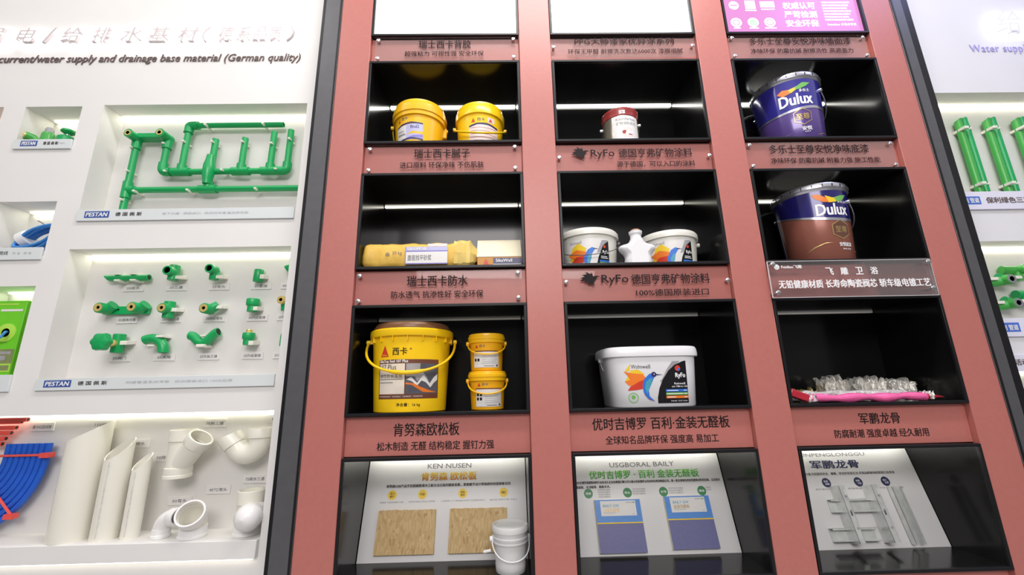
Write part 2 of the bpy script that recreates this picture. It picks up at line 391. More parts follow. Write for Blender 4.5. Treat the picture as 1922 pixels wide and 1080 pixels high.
# ------------------------------------------------------------------ layout of the wall (metres; y = 0 is the face of the red bay)
W = 0.62; GAP = 0.1326
XS = [(0.0, W), (W + GAP, 2 * W + GAP), (2 * W + 2 * GAP, 3 * W + 2 * GAP)]
ROWS = {2: (1.212, 1.596), 3: (0.700, 1.0856), 4: (0.188, 0.5695), 5: (-0.318, 0.0598)}
SCR = (1.721, 2.10)
DEPTH = 0.284
FLOORZ = -1.25
YL = 0.06

# ================================================================== SETTING
struct('floor', G().box(-2.6, 3.9, -4.5, 0.6, FLOORZ - 0.05, FLOORZ), FLOORM)
def holed_wall(name, x0, x1, z0, z1, holes, m, mn, th=0.02):
    """wall face at y = YL with recesses (x0, x1, z0, z1, depth, lining)"""
    g = G(m)
    xs = sorted({x0, x1} | {a for h in holes for a in h[:2]}); zs = sorted({z0, z1} | {a for h in holes for a in h[2:4]})
    for i in range(len(xs) - 1):
        for j in range(len(zs) - 1):
            cx = (xs[i] + xs[i + 1]) / 2; cz = (zs[j] + zs[j + 1]) / 2
            if any(h[0] < cx < h[1] and h[2] < cz < h[3] for h in holes): continue
            g.rect(xs[i], xs[i + 1], zs[j], zs[j + 1], YL)
    for a, b, c, d, dep, ml in holes:
        y1 = YL + dep
        ml = ml or mn
        g.add([(a, YL, c), (a, YL, d), (a, y1, d), (a, y1, c)], [(0, 1, 2, 3)], mn)
        g.add([(b, YL, c), (b, YL, d), (b, y1, d), (b, y1, c)], [(3, 2, 1, 0)], mn)
        g.add([(a, YL, d), (b, YL, d), (b, y1, d), (a, y1, d)], [(0, 1, 2, 3)], mn)
        g.add([(a, YL, c), (b, YL, c), (b, y1, c), (a, y1, c)], [(3, 2, 1, 0)], mn)
        g.rect(a, b, c, d, y1, ml)
    yb = 0.36
    g.add([(x0, yb, z0), (x1, yb, z0), (x1, yb, z1), (x0, yb, z1)], [(3, 2, 1, 0)])
    for q in ([(x0, z0), (x0, z1)], [(x0, z1), (x1, z1)], [(x1, z1), (x1, z0)], [(x1, z0), (x0, z0)]):
        (xa, za), (xb, zb) = q
        g.add([(xa, YL, za), (xb, YL, zb), (xb, yb, zb), (xa, yb, za)], [(0, 1, 2, 3)])
    return struct(name, g, m)
ND = 0.094
holed_wall('wall_left', -2.4, -0.205, FLOORZ, 2.35, [
    (-1.103, -0.269, 0.945, 1.448, ND, None), (-1.103, -0.271, 0.315, 0.818, ND, None),
    (-2.2, -0.268, -0.186, 0.213, 0.115, None),
    (-1.420, -1.191, 1.262, 1.443, 0.115, None), (-1.80, -1.508, 1.262, 1.443, 0.115, PINKN),
    (-1.420, -1.195, 0.795, 1.017, 0.115, None), (-1.420, -1.194, 0.335, 0.677, 0.115, None)], WALL, NICHE)
holed_wall('wall_right', 2.31, 3.7, FLOORZ, 2.35, [
    (2.36, 3.3, 0.945, 1.470, ND, None), (2.36, 3.3, 0.435, 0.793, ND, None), (2.36, 3.3, -0.10, 0.300, ND, None)], WALLR, NICHE)
# red bay: uprights stand proud of the caption panels
for i, (a, b) in enumerate([(-0.130, -0.0005), (W + .0005, W + GAP - .0005), (2 * W + GAP + .0005, 2 * W + 2 * GAP - .0005), (3 * W + 2 * GAP + .0005, 2.250)]):
    pass
g = G(RED)
for a, b in [(-0.130, -0.0005), (W + .0005, W + GAP - .0005), (2 * W + GAP + .0005, 2 * W + 2 * GAP - .0005), (3 * W + 2 * GAP + .0005, 2.250)]:
    g.box(a, b, -0.004, 0.05, FLOORZ, 2.35)
zz = [FLOORZ, ROWS[5][0], ROWS[5][1], ROWS[4][0], ROWS[4][1], ROWS[3][0], ROWS[3][1], ROWS[2][0], ROWS[2][1], SCR[0], SCR[1], 2.35]
for a, b in XS:
    for k in range(0, len(zz), 2):
        g.box(a - .0003, b + .0003, 0.016, 0.05, zz[k] + (.0005 if k else 0), zz[k + 1] - (.0005 if k < 10 else 0))
struct('wall_center', g, RED, bevel=0.002)
for i, (a, b, ob) in enumerate([(-0.200, -0.1305, -0.214), (2.2505, 2.300, 2.334)]):
    t = struct(f'trim_{i + 1}', G(GREYPOST).box(a, b, -0.006, 0.055, FLOORZ, 2.35), GREYPOST, bevel=0.002)
    q = G(BLACKMETAL)
    if i == 0: q.box(ob, a, 0.0, 0.0595, FLOORZ, 2.35); q.box(b - .008, b - .001, -0.008, -0.006, FLOORZ, 2.35)
    else: q.box(b, ob, 0.0, 0.0595, FLOORZ, 2.35); q.box(a + .001, a + .008, -0.008, -0.006, FLOORZ, 2.35)
    build('edge_strip', q, BLACKMETAL, t)

# ================================================================== BLACK DISPLAY BOXES
def display_box(c, r, label, led):
    (a, b), (z0, z1) = XS[c], ROWS[r]
    cx = (a + b) / 2; e = .0012
    a += e; b -= e; z0 += e; z1 -= e
    t = thing('display_box', label, 'display box', (cx, 0, z0), 'black display boxes of the red bay')
    h = z1 - z0; hw = (b - a) / 2; th = 0.008; d = DEPTH
    g = G(MATTEBLACK)
    g.box(-hw, -hw + th, 0.004, d, 0, h); g.box(hw - th, hw, 0.004, d, 0, h)
    g.box(-hw + th, hw - th, 0.004, d, 0, th); g.box(-hw + th, hw - th, 0.004, d, h - th, h, GLOSSBLACK)
    g.box(-hw, hw, d, d + th, 0, h)
    build('shell', g, MATTEBLACK, t)
    f = G(BLACKMETAL); k = 0.010; y0, y1 = -0.006, 0.004
    f.box(-hw, hw, y0, y1, 0, k); f.box(-hw, hw, y0, y1, h - k, h); f.box(-hw, -hw + k, y0, y1, k, h - k); f.box(hw - k, hw, y0, y1, k, h - k)
    build('frame', f, BLACKMETAL, t, bevel=0.0012)
    if led:
        yl = d - .001 if r < 5 else .246
        build('led_strip', G(led).box(-hw + th + .004, hw - th - .004, yl - .009, yl, h - th - .0065, h - th - .0005), led, t)
    return t
BOXL = {
 (0, 2): 'black display box holding two yellow pails, top of the left column', (1, 2): 'black display box holding one small tin, top of the middle column', (2, 2): 'black display box holding the purple and blue paint pail',
 (0, 3): 'black display box holding a yellow paper bag and a carton', (1, 3): 'black display box holding two white tubs and a star jar', (2, 3): 'black display box holding the copper and navy paint pail',
 (0, 4): 'black display box holding a big and two small yellow pails', (1, 4): 'black display box holding one wide white tub', (2, 4): 'black display box holding foil and pink wrapped packages',
 (0, 5): 'black display box with the strand board samples', (1, 5): 'black display box with the blue and violet plasterboard samples', (2, 5): 'black display box with the steel stud ladder'}
for (c, r), l in BOXL.items(): display_box(c, r, l, {2: LED, 3: LEDDIM, 4: LEDFAINT, 5: LEDB5}[r])

# ================================================================== SCREENS ABOVE
def screen(c, label, deco):
    a, b = XS[c]; cx = (a + b) / 2; hw = (b - a) / 2 - .0015; h = SCR[1] - SCR[0]
    t = thing('light_box', label, 'screen', (cx, 0, SCR[0]), 'lit screens over the red bay')
    f = G(BLACKMETAL); k = 0.009
    f.box(-hw, hw, -.006, .03, .001, k); f.box(-hw, hw, -.006, .03, h - k, h); f.box(-hw, -hw + k, -.006, .03, k, h - k); f.box(hw - k, hw, -.006, .03, k, h - k)
    build('frame', f, BLACKMETAL, t)
    p = deco(hw - k)
    build('panel', p, SCREENW, t)
def plain_screen(hw):
    g = G(SCREENW).box(-hw, hw, .006, .02, .009, SCR[1] - SCR[0] - .009)
    g.ring(hw - .06, .10, .022, .025, .0052, SCREENF)
    g.rect(hw - .085, hw - .035, .118, .124, .0052, SCREENF)
    return g
def plain_screen2(hw):
    g = G(SCREENW).box(-hw, hw, .006, .02, .009, SCR[1] - SCR[0] - .009)
    for k in range(4): g.rect(hw - .14, hw - .05, .03 + k * .022, .034 + k * .022, .0052, SCREENF)
    return g
def pink_screen(hw):
    g = G(SCREENP).box(-hw, hw, .006, .02, .009, SCR[1] - SCR[0] - .009)
    cx = (XS[2][0] + XS[2][1]) / 2; zb = SCR[0]; y = .0052
    for s, z in (('权威认可', 1.877), ('严苛检测', 1.830), ('安全环保', 1.783)):
        g.join(text(s, .142, .036, 1.852 - cx, z - zb, y, bold=.03), SCREENT)
    g.disc(1.565 - cx, 1.880 - zb, .022, y, SCREENT); g.rect(1.615 - cx, 1.660 - cx, 1.860 - zb, 1.905 - zb, y, SCREENT); g.rect(1.682 - cx, 1.745 - cx, 1.868 - zb, 1.900 - zb, y, SCREENT)
    for x in (1.563, 1.710): g.disc(x - cx, 1.789 - zb, .024, y, SCREENT)
    g.disc(1.637 - cx, 1.789 - zb, .024, y, SCREENT); g.disc(1.637 - cx, 1.789 - zb, .018, y - .0004, SCREENG); g.ring(1.710 - cx, 1.789 - zb, .012, .016, y - .0004, SCREENP)
    g.ring(1.563 - cx, 1.789 - zb, .012, .016, y - .0004, SCREENP); g.rect(1.550 - cx, 1.581 - cx, 1.877 - zb, 1.883 - zb, y - .0004, SCREENP)
    for x, wd in ((1.563, .03), (1.637, .04), (1.710, .05)): g.rect(x - cx - wd / 2, x - cx + wd / 2, 1.757 - zb, 1.762 - zb, y, SCREENT)
    for x, wd, z in ((1.637, .05, 1.850), (1.713, .06, 1.856)): g.rect(x - cx - wd / 2, x - cx + wd / 2, z - zb, z + .005 - zb, y, SCREENT)
    for k in range(7):
        g.join(text('环保净味墙面漆检测认证报告'[k % 3:], .125 - .008 * (k % 3), .009, 1.955 - cx, 1.893 - zb - k * .0155, y, align='L', bold=.02), SCREENT)
    g.join(text('letscolour 多乐士专业', .125, .013, 1.962 - cx, 1.776 - zb, y, align='L', bold=.02), SCREENT)
    return g
screen(0, 'glowing white screen over the left column of boxes', plain_screen)
screen(1, 'glowing white screen over the middle column of boxes', plain_screen2)
screen(2, 'pink lit screen with white writing over the right column', pink_screen)

# ================================================================== CAPTION SIGNS
def screw(parent, x, z, y0, y1, r=.0075):
    g = G(CHROME).lathe([(r * .62, y0), (r * .62, y1 - .004), (r, y1 - .004), (r, y1 - .001), (r * .8, y1)], 20, (x, 0, z), axis='Y')
    return build('screw', g, CHROME, parent)
def caption(c, r, label, lines, screws, plate=True):
    """lines: (text, x0, x1, z, height[, extra art]) in wall coordinates"""
    a, b = XS[c]; cx = (a + b) / 2
    z0 = min(l[3] for l in lines) - .03; z1 = max(l[3] for l in lines) + .035
    t = thing('caption_sign', label, 'sign', (cx, 0.016, z0), 'captions of the red bay')
    yp = -0.012
    g = None
    for s, x0, x1, z, h in lines:
        build('lettering', text(s, x1 - x0, h, (x0 + x1) / 2 - cx, z - z0, (yp - .0008 if plate else -.0006), bold=.018, m=INK), INK, t)
    if plate:
        zs = [s[1] for s in screws]; xs_ = [s[0] for s in screws]
        pa, pb = min(xs_) - .014 - cx, max(xs_) + .014 - cx
        pc, pd = (min(zs) - .014 - z0, max(zs) + .014 - z0) if len(screws) > 2 else (z0 - z0 + .002, z1 - z0)
        build('plate', G(ACRYL).box(pa, pb, yp, yp + .003, pc, pd), ACRYL, t)
        for x, z in screws: screw(t, x - cx, z - z0, 0.0, .019)
    return t, g, cx, z0, yp
bird = [(0, .35), (.16, .50), (.05, .55), (.26, .66), (.12, .78), (.36, .82), (.30, 1.0), (.52, .82), (.60, .92), (.66, .66), (.82, .72), (1.0, .62), (.84, .60), (.76, .40), (.66, .22), (.72, .0), (.56, .16), (.44, .12), (.40, .26), (.24, .26), (.28, .36)]
def add_bird(t, cx, z0, yp, x0, x1, z, h):
    g = G(INK).poly([(x0 - cx + p[0] * (x1 - x0), z - z0 - h / 2 + p[1] * h) for p in bird], yp - .0008)
    build('bird_emblem', g, INK, t)
caption(0, 1, 'caption plate between left white screen and the two yellow pails', [('瑞士西卡背胶', .199, .417, 1.685, .040), ('超强粘力 可视性强 安全环保', .141, .471, 1.638, .026)], [(.030, 1.703), (.596, 1.706), (.030, 1.614), (.596, 1.617)])
caption(1, 1, 'caption plate starting with three Latin capitals under middle white screen', [('PPG大师漆家优异涂系列', .856, 1.279, 1.694, .036), ('环保无甲醛 耐擦洗次数达6000次 漆膜细腻', .826, 1.312, 1.643, .025)], [(.765, 1.664), (1.355, 1.667)])
caption(2, 1, 'caption plate with dark screws under the pink lit screen', [('多乐士至尊安悦净味墙面漆', 1.604, 2.041, 1.688, .036), ('净味环保 防霉抗碱 耐擦洗性 高遮盖力', 1.603, 2.042, 1.639, .025)], [(1.529, 1.704), (2.094, 1.702), (1.529, 1.613), (2.094, 1.611)])
caption(0, 2, 'caption plate just below the two yellow pails', [('瑞士西卡腻子', .197, .414, 1.172, .040), ('进口原料 环保净味 不伤肌肤', .143, .469, 1.122, .027)], [(.024, 1.191), (.591, 1.195), (.024, 1.100), (.591, 1.103)])
t, g, cx, z0, yp = caption(1, 2, 'caption plate with black bird emblem below the small tin', [('RyFo', .890, .983, 1.160, .040), ('德国亨弗矿物涂料', 1.000, 1.292, 1.164, .038), ('源于德国，可以入口的涂料', .990, 1.298, 1.115, .026)], [(.765, 1.145), (1.358, 1.147)])
add_bird(t, cx, z0, yp, .812, .886, 1.166, .055)
caption(2, 2, 'caption plate below the purple and blue paint pail', [('多乐士至尊安悦净味底漆', 1.603, 2.003, 1.172, .038), ('净味环保 防霉抗碱 附着力强 施工性能', 1.601, 2.039, 1.122, .025)], [(1.524, 1.190), (2.092, 1.191), (1.525, 1.098), (2.093, 1.097)])
caption(0, 3, 'caption plate below the yellow paper bag', [('瑞士西卡防水', .189, .408, .656, .040), ('防水透气 抗渗性好 安全环保', .134, .464, .606, .027)], [(.018, .677), (.591, .680), (.019, .584), (.591, .587)])
t, g, cx, z0, yp = caption(1, 3, 'caption plate with black bird emblem below the star jar', [('RyFo', .896, .994, .647, .040), ('德国亨弗矿物涂料', 1.005, 1.293, .649, .038), ('100%德国原装进口', 1.018, 1.283, .598, .026)], [(.766, .641), (1.357, .639)])
add_bird(t, cx, z0, yp, .815, .892, .653, .055)
caption(0, 4, 'black lettering on red panel below the big yellow pail', [('肯努森欧松板', .161, .381, .143, .042), ('松木制造 无醛 结构稳定 握钉力强', .108, .497, .091, .028)], [], False)
caption(1, 4, 'black lettering on red panel below the wide white tub', [('优时吉博罗 百利·金装无醛板', .831, 1.299, .146, .040), ('全球知名品牌环保 强度高 易加工', .872, 1.255, .094, .027)], [], False)
caption(2, 4, 'black lettering on red panel below the foil and pink packages', [('军鹏龙骨', 1.748, 1.889, .145, .036), ('防腐耐潮 强度卓越 经久耐用', 1.653, 1.978, .097, .027)], [], False)
# loose clear plate with white writing
t = thing('acrylic_sign', 'clear acrylic plate with white writing under the copper paint pail', 'sign', (1.80, -.022, .565))
build('plate', G(ACRYL2).box(-.302, .299, -.0025, .0025, 0, .134), ACRYL2, t, bevel=.001)
build('rim', G(WHITE).box(-.303, -.302, -.0027, .0027, 0, .134).box(.299, .300, -.0027, .0027, 0, .134).box(-.302, .299, -.0027, .0027, .134, .1352).box(-.302, .299, -.0027, .0027, -.0012, 0), WHITE, t)
g = G(WHITE)
for s, x in (('飞', -.081), ('雕', -.027), ('卫', .028), ('浴', .083)): g.join(text(s, .026, .027, x, .094, -.0032, bold=.035))
g.join(text('无铅健康材质 长寿命陶瓷阀芯 轿车级电镀工艺', .553, .030, .002, .048, -.0032, bold=.035))
g.join(text('Feidiao飞雕', .075, .013, -.255, .113, -.0032, align='L', bold=.03)); g.ring(-.272, .113, .005, .010, -.0032); g.rect(-.276, -.268, .110, .118, -.0032)
build('lettering', g, WHITE, t)
for x, z in ((-.288, .122), (.284, .122), (-.286, .016), (.278, .024)): screw(t, x, z, -.036, .012, .0085)

# ================================================================== PAILS
def cone(z0, r0, z1, r1): return lambda z: r0 + (r1 - r0) * (z - z0) / (z1 - z0)
def lathe_part(name, prof, m, parent, n=64, sy=1.0): return build(name, G(m).lathe(prof, n, sy=sy), m, parent)
def bail(parent, m, R, ze, drop, fwd, phi, r=.004, name='handle', grip=None, sy=1.0, up=False):
    """carrying handle hanging from two ears, its middle drop lower and fwd in front of them"""
    ax = Vector((math.cos(phi), math.sin(phi), 0)); fw = Vector((math.sin(phi), -math.cos(phi), 0))
    d = fw * fwd + Vector((0, 0, -drop))
    P = []
    for k in range(25):
        a = PI * k / 24
        P.append(Vector((0, 0, ze)) + ax * (-R * math.cos(a)) + d * (math.sin(a) ** 0.75))
    rr = [r] * 25
    if grip: rr = [r + (grip - r) * max(0, min(1, (3.2 - abs(k - 12)) * 0.8)) for k in range(25)]
    h = build(name, G(m).tube(P, rr, 10), m, parent)
    for s in (-1, 1):
        c = ax * (s * R) + Vector((0, 0, ze))
        e = G(m).lathe([(.0, -.008), (.008, -.007), (.009, 0), (.008, .006), (0, .007)], 16)
        e.xf(Matrix.Translation(c) @ Matrix.Rotation(phi, 4, 'Z') @ Matrix.Rotation(PI / 2, 4, 'Y'))
        build('ear', e, m, parent)
    return h
def yellow_body(t, m, r0, r1, h, ml=None):
    lathe_part('body', [(0, 0), (r0 - .004, 0), (r0, .003), (r1, h), (r1 - .004, h), (r0 - .006, .01), (0, .008)], m, t)

FL2, FL3, FL4, FL5 = ROWS[2][0] + .0097, ROWS[3][0] + .0097, ROWS[4][0] + .0097, ROWS[5][0] + .0097
# --- pail with white and violet label (left in the top box)
t = thing('plastic_pail', 'larger yellow pail with white and violet label, left in its box', 'pail', (.186, .140, FL2), 'yellow pails')
H = .156
yellow_body(t, YEL, .094, .104, H)
lathe_part('lid', [(.1035, H - .006), (.111, H - .004), (.1115, H + .012), (.1155, H + .014), (.116, H + .034), (.112, H + .038), (.112, H + .050), (.108, H + .055), (.106, H + .068), (.098, H + .071), (.094, H + .066), (0, H + .066)], YEL, t)
rf = cone(0, .094, H, .104)
g = G(LABELW)
g.rect(-.060, -.012, .022, .088, 0, LABELW); g.rect(-.012, .058, .022, .090, -.0001, LAVEN)
g.poly([(-.060, .088), (-.03, .097), (.01, .100), (.058, .095), (.058, .088), (.01, .093), (-.03, .090), (-.060, .081)], -.0002, NAVY)
g.poly([(-.060, .020), (-.03, .028), (.01, .031), (.058, .026), (.058, .018), (.01, .024), (-.03, .021), (-.060, .013)], -.0002, NAVY)
g.poly([(-.010, .045), (.015, .058), (.058, .056), (.058, .044), (.02, .048)], -.0003, YEL); g.poly([(-.010, .030), (.02, .040), (.058, .044), (.058, .030)], -.0003, PURPB)
g.join(text('find2', .036, .014, .025, .078, -.0004, bold=.02), NAVY)
for k, z in enumerate((.062, .050, .045)): g.rect(-.054, -.022 + .004 * k, z, z + .003, -.0003, INKG)
g.poly([(-.054, .106), (-.042, .106), (-.048, .126)], -.0001, REDP); g.join(text('西卡', .028, .013, -.020, .119, -.0001, bold=.02), INKG)
g.join(text('净含量：7 kg', .05, .009, -.006, .010, -.0002, bold=.02), INK)
g.move(0, 0, .019); build('label', g.wrap(rf, math.radians(-14)), LABELW, t)
bail(t, YEL2, .114, H - .010, .115, -.118, math.radians(8), .003)
g = G(YEL).box(.098, .116, -.016, .016, H - .05, H + .0); g.xf(Matrix.Rotation(math.radians(8), 4, 'Z')); build('lug', g, YEL, t, bevel=.004)
# --- second pail
t = thing('plastic_pail', 'smaller yellow pail with pink label, handle across its front', 'pail', (.447, .140, FL2), 'yellow pails')
H = .160
yellow_body(t, YEL2, .091, .099, H)
lathe_part('lid', [(.098, H - .004), (.1055, H - .002), (.106, H + .030), (.102, H + .036), (.100, H + .052), (.092, H + .056), (.088, H + .050), (0, H + .050)], YEL2, t)
rf = cone(0, .091, H, .099)
g = G(PINKW)
g.rect(-.056, .070, .012, .092, 0, PINKW)
g.poly([(-.056, .090), (-.02, .100), (.02, .101), (.070, .092), (.070, .083), (.02, .093), (-.02, .092), (-.056, .082)], -.0002, NAVY)
for k in range(5): g.rect(-.050, .064, .022 + k * .014, .0235 + k * .014, -.0003, MAROON)
g.poly([(-.046, .104), (-.030, .104), (-.038, .124)], -.0001, REDP); g.join(text('西卡', .030, .014, -.006, .116, -.0001, bold=.02), INKG)
g.rect(.022, .054, .104, .128, -.0001, PINKW); g.poly([(.026, .108), (.044, .108), (.035, .124)], -.0003, REDP)
g.move(0, 0, .014); build('label', g.wrap(rf, math.radians(9)), PINKW, t)
bail(t, YEL2, .109, H - .020, .085, .114, math.radians(4), .0042)
# --- small tin
t = thing('paint_tin', 'small metal tin with maroon rim, alone in its box', 'tin', (1.056, .130, FL2))
H = .176
lathe_part('body', [(0, 0), (.073, 0), (.0755, .004), (.074, .008), (.074, H - .004), (.0765, H)], TINM, t)
lathe_part('rim', [(.0742, H - .024), (.0762, H - .022), (.0762, H + .001), (.078, H + .005), (.077, H + .014), (.071, H + .016), (.069, H + .010)], MAROON, t)
lathe_part('lid', [(.0705, H + .009), (.070, H + .011), (0, H + .011)], SILV, t)
g = G(LABELW)
g.rect(-.045, .075, .004, .150, 0, LABELW); g.rect(-.012, .012, H - .018, H - .002, -.0024, WHITE); g.rect(-.012, .012, H - .011, H - .0095, -.0027, MAROON); g.rect(-.001, .001, H - .018, H - .002, -.0027, MAROON)
g.join(text('Keimfarben', .085, .013, .015, .134, -.0002), INKG); g.join(text('矿物涂料系列', .085, .016, .015, .113, -.0002), INKG)
g.disc(.018, .070, .026, -.0002, PINKW); g.disc(.004, .072, .009, -.0004, MAROON, 12); g.poly([(.006, .062), (.014, .080), (.024, .084), (.030, .074), (.042, .080), (.040, .064), (.024, .058)], -.0006, WHITE); g.rect(.020, .036, .060, .064, -.0008, MAROON)
g.poly([(-.015, .020), (.0, .046), (.03, .046), (.052, .020)], -.0002, WHITE); g.rect(-.045, .04, .005, .020, -.0003, REDP)
for k in range(4): g.rect(-.04 - .004, -.037, .03 + k * .03, .05 + k * .03, -.0002, WHITE)
build('label', g.wrap(lambda z: .0742, math.radians(-8)), LABELW, t)
bail(t, SILV, .079, H - .040, .06, -.083, math.radians(-14), .0022)
# --- two big paint pails
def big_tin(label, loc, low, top, phi, art, panel):
    t = thing('paint_pail', label, 'paint pail', loc, 'large paint pails')
    H = .293; zs = .186 if panel else .158
    r = cone(0, .112, H, .128)
    lathe_part('body', [(0, 0), (.110, 0), (r(.003), .003), (r(zs - .03), zs - .03), (r(H), H), (0, H)], low, t)
    k = 64
    g = G(top)
    rows = 7; prof = []
    def edge(a): return zs - .012 + .036 * (1 - math.cos(a - .2)) if panel else zs + .008 * math.sin(a * 2 + .6)
    vs = []; fs = []
    for j in range(rows + 1):
        for i in range(k):
            a = 2 * PI * i / k; z = edge(a) + (H - edge(a)) * j / rows; rr = r(z) + .0008
            vs.append((rr * math.sin(a), -rr * math.cos(a), z))
    for j in range(rows):
        for i in range(k): fs.append((j * k + i, j * k + (i + 1) % k, (j + 1) * k + (i + 1) % k, (j + 1) * k + i))
    g.add(vs, fs, top)
    build('upper_band', g, top, t)
    vs = []; fs = []
    for j in range(2):
        for i in range(k):
            a = 2 * PI * i / k; z = edge(a) + (.002 if j else -.006 - .004 * math.sin(a + 1)); rr = r(z) + .0012; vs.append((rr * math.sin(a), -rr * math.cos(a), z))
    for i in range(k): fs.append((i, (i + 1) % k, k + (i + 1) % k, k + i))
    build('silver_swoosh', G(SILV).add(vs, fs), SILV, t)
    lathe_part('rim', [(r(H) - .001, H - .004), (.131, H), (.1335, H + .006), (.131, H + .010), (.128, H + .012)], SILV, t)
    lid = lathe_part('lid', [(.128, H + .008), (.1355, H + .010), (.1365, H + .022), (.134, H + .028), (.127, H + .029), (.122, H + .022), (.120, H + .022)], SILV, t)
    build('lid_top', G(WPLA).lathe([(.1215, H + .0215), (.1205, H + .0225), (0, H + .0225)], 64), WPLA, lid)
    for i in range(24):
        a = 2 * PI * i / 24
        b = G().box(-.0014, .0014, -.1375, -.1345, H + .011, H + .022); b.xf(Matrix.Rotation(a, 4, 'Z')); build('tab', b, BLACKMETAL, lid)
    if panel: build('side_panel', G(top).rect(-.060, .055, .001, .250, 0, top).wrap(r, -2.28, .0007), top, t)
    build('label', art().wrap(r, phi, .0016), WHITE, t)
    bail(t, SILV, .131, H - .045, .110, -.139, math.radians(-55), .0026)
    return t
def art_purple():
    g = G(WHITE)
    g.join(text('Dulux', .122, .050, 0, .200, 0, bold=.03), WHITE); g.join(text('多乐士', .040, .014, .034, .236, 0, bold=.03), WHITE)
    g.poly([(-.065, 0.242), (-.045, 0.254), (-.02, 0.248), (.0, 0.240), (-.02, 0.230), (-.045, 0.224)], -.0002, ORG); g.poly([(-.025, 0.247), (.0, 0.254), (.03, 0.268), (.01, 0.246), (-.015, 0.231)], -.0004, PYEL)
    g.poly([(.0, 0.252), (.03, 0.272), (.062, 0.270), (.045, 0.256), (.02, 0.244), (.003, 0.242)], -.0006, PGREEN)
    g.ring(.012, .118, .035, .038, 0, GOLD, 6, PI / 6); g.join(text('至尊', .048, .028, .012, .118, 0, bold=.03), GOLD)
    g.join(text('安悦', .036, .018, .020, .064, 0, bold=.03), WHITE); g.join(text('墙面漆', .022, .005, .020, .049, 0, bold=.02), WHITE)
    g.poly([(.055, 0.032), (.09, 0.042), (.12, 0.044), (.09, 0.046)], 0, GOLD); g.poly([(-.09, 0.032), (-.06, 0.048), (-.03, 0.054), (-.055, 0.050)], 0, GOLD)
    return g
def art_copper():
    g = G(WHITE)
    g.join(text('Dulux', .118, .046, .012, .212, 0, bold=.03), WHITE); g.join(text('多乐士', .036, .010, .050, .242, 0, bold=.03), WHITE)
    g.poly([(-.055, 0.278), (-.035, 0.276), (-.01, 0.261), (.005, 0.239), (-.02, 0.243), (-.045, 0.259)], -.0002, ORG); g.poly([(-.012, 0.269), (.012, 0.259), (.04, 0.257), (.025, 0.241), (.0, 0.239)], -.0004, PYEL)
    g.poly([(.02, 0.259), (.05, 0.269), (.078, 0.273), (.058, 0.251), (.03, 0.241)], -.0006, PGREEN)
    g.ring(.030, .130, .036, .040, 0, GOLD, 6, PI / 6); g.poly([(.030 + .036 * math.cos(PI / 6 + k * PI / 3), .130 + .036 * math.sin(PI / 6 + k * PI / 3)) for k in range(6)], .0002, GOLDD); g.join(text('至尊', .046, .026, .030, .130, -.0002, bold=.03), GOLD)
    g.join(text('安悦底漆', .052, .016, .038, .070, 0, bold=.03), WHITE); g.join(text('净味 环保', .036, .006, .040, .052, 0, bold=.02), WHITE)
    g.poly([(-.10, 0.047), (-.07, 0.069), (-.03, 0.081), (-.005, 0.077), (-.035, 0.077), (-.07, 0.063)], 0, GOLD); g.poly([(.07, 0.039), (.10, 0.047), (.13, 0.047), (.10, 0.051)], 0, GOLD)
    return g
big_tin('large paint pail, purple below and blue above, in the upper right box', (1.816, .144, FL2), DPURP, DBLUE, math.radians(-20), art_purple, False)
big_tin('large paint pail, copper below and navy above, behind clear plate', (1.827, .144, FL3), DCOPP, DNAVY, math.radians(-8), art_copper, True)
# --- paper bag
def pillow(x0, x1, y0, y1, z0, z1, nx=40, na=28, wr=.004, pinch=0.6, seed=1, taper=.10, jit=0.0):
    rnd = random.Random(seed); ph = [rnd.uniform(0, 6.28) for _ in range(8)]
    vs = []; fs = []
    for i in range(nx + 1):
        u = i / nx; e = min(1, min(u, 1 - u) / taper); k = pinch + (1 - pinch) * math.sin(e * PI / 2)
        for j in range(na):
            a = 2 * PI * j / na; c, s_ = math.cos(a), math.sin(a)
            sx = abs(c) ** .45 * (1 if c > 0 else -1); sz = abs(s_) ** .45 * (1 if s_ > 0 else -1)
            wv = wr * (math.sin(9 * u * 3 + ph[0] + 2 * a) + .7 * math.sin(23 * u + ph[1] + 3 * a) + .5 * math.sin(41 * u + 5 * a + ph[2]) * (2.0 if e < 1 else .6))
            y = (y0 + y1) / 2 + (y1 - y0) / 2 * sx * (k + (1 - k) * .5) + wv * c
            z = (z0 + z1) / 2 + (z1 - z0) / 2 * sz * k + wv * s_
            x = x0 + (x1 - x0) * u + (rnd.uniform(-.004, .004) if i in (0, nx) else 0)
            vs.append((x + rnd.uniform(-jit, jit), y + rnd.uniform(-jit, jit), max(z + rnd.uniform(-jit, jit), z0)))
    for i in range(nx):
        for j in range(na): fs.append((i * na + j, (i + 1) * na + j, (i + 1) * na + (j + 1) % na, i * na + (j + 1) % na))
    fs.append(tuple(range(na))); fs.append(tuple(reversed([nx * na + j for j in range(na)])))
    return vs, fs
t = thing('paper_bag', 'yellow paper bag of powder lying beside a carton', 'bag', (.21, .13, FL3))
build('body', G(BAGY).add(*pillow(-.205, .165, -.095, .10, 0, .112, pinch=.60, wr=.0022, seed=3, taper=.045, jit=.0008)), BAGY, t, angle=50)
build('folded_end', G(BAGY2).add(*pillow(.120, .228, -.100, .10, .0, .122, nx=9, na=16, pinch=.42, wr=.0012, seed=9, taper=.3, jit=.0045)), BAGY2, t, angle=12)
g = G(LABELW); y = -.101
g.rect(-.038, .120, .018, .086, y, PURPB); g.rect(-.035, .120, .022, .066, y - .0005, LABELW); g.rect(-.035, .120, .070, .086, y - .0005, LAVEN)
g.join(text('SikaWall', .070, .011, .004, .078, y - .001, bold=.03), WHITE); g.join(text('面层找平砂浆', .088, .022, .016, .043, y - .001, bold=.01), INKG)
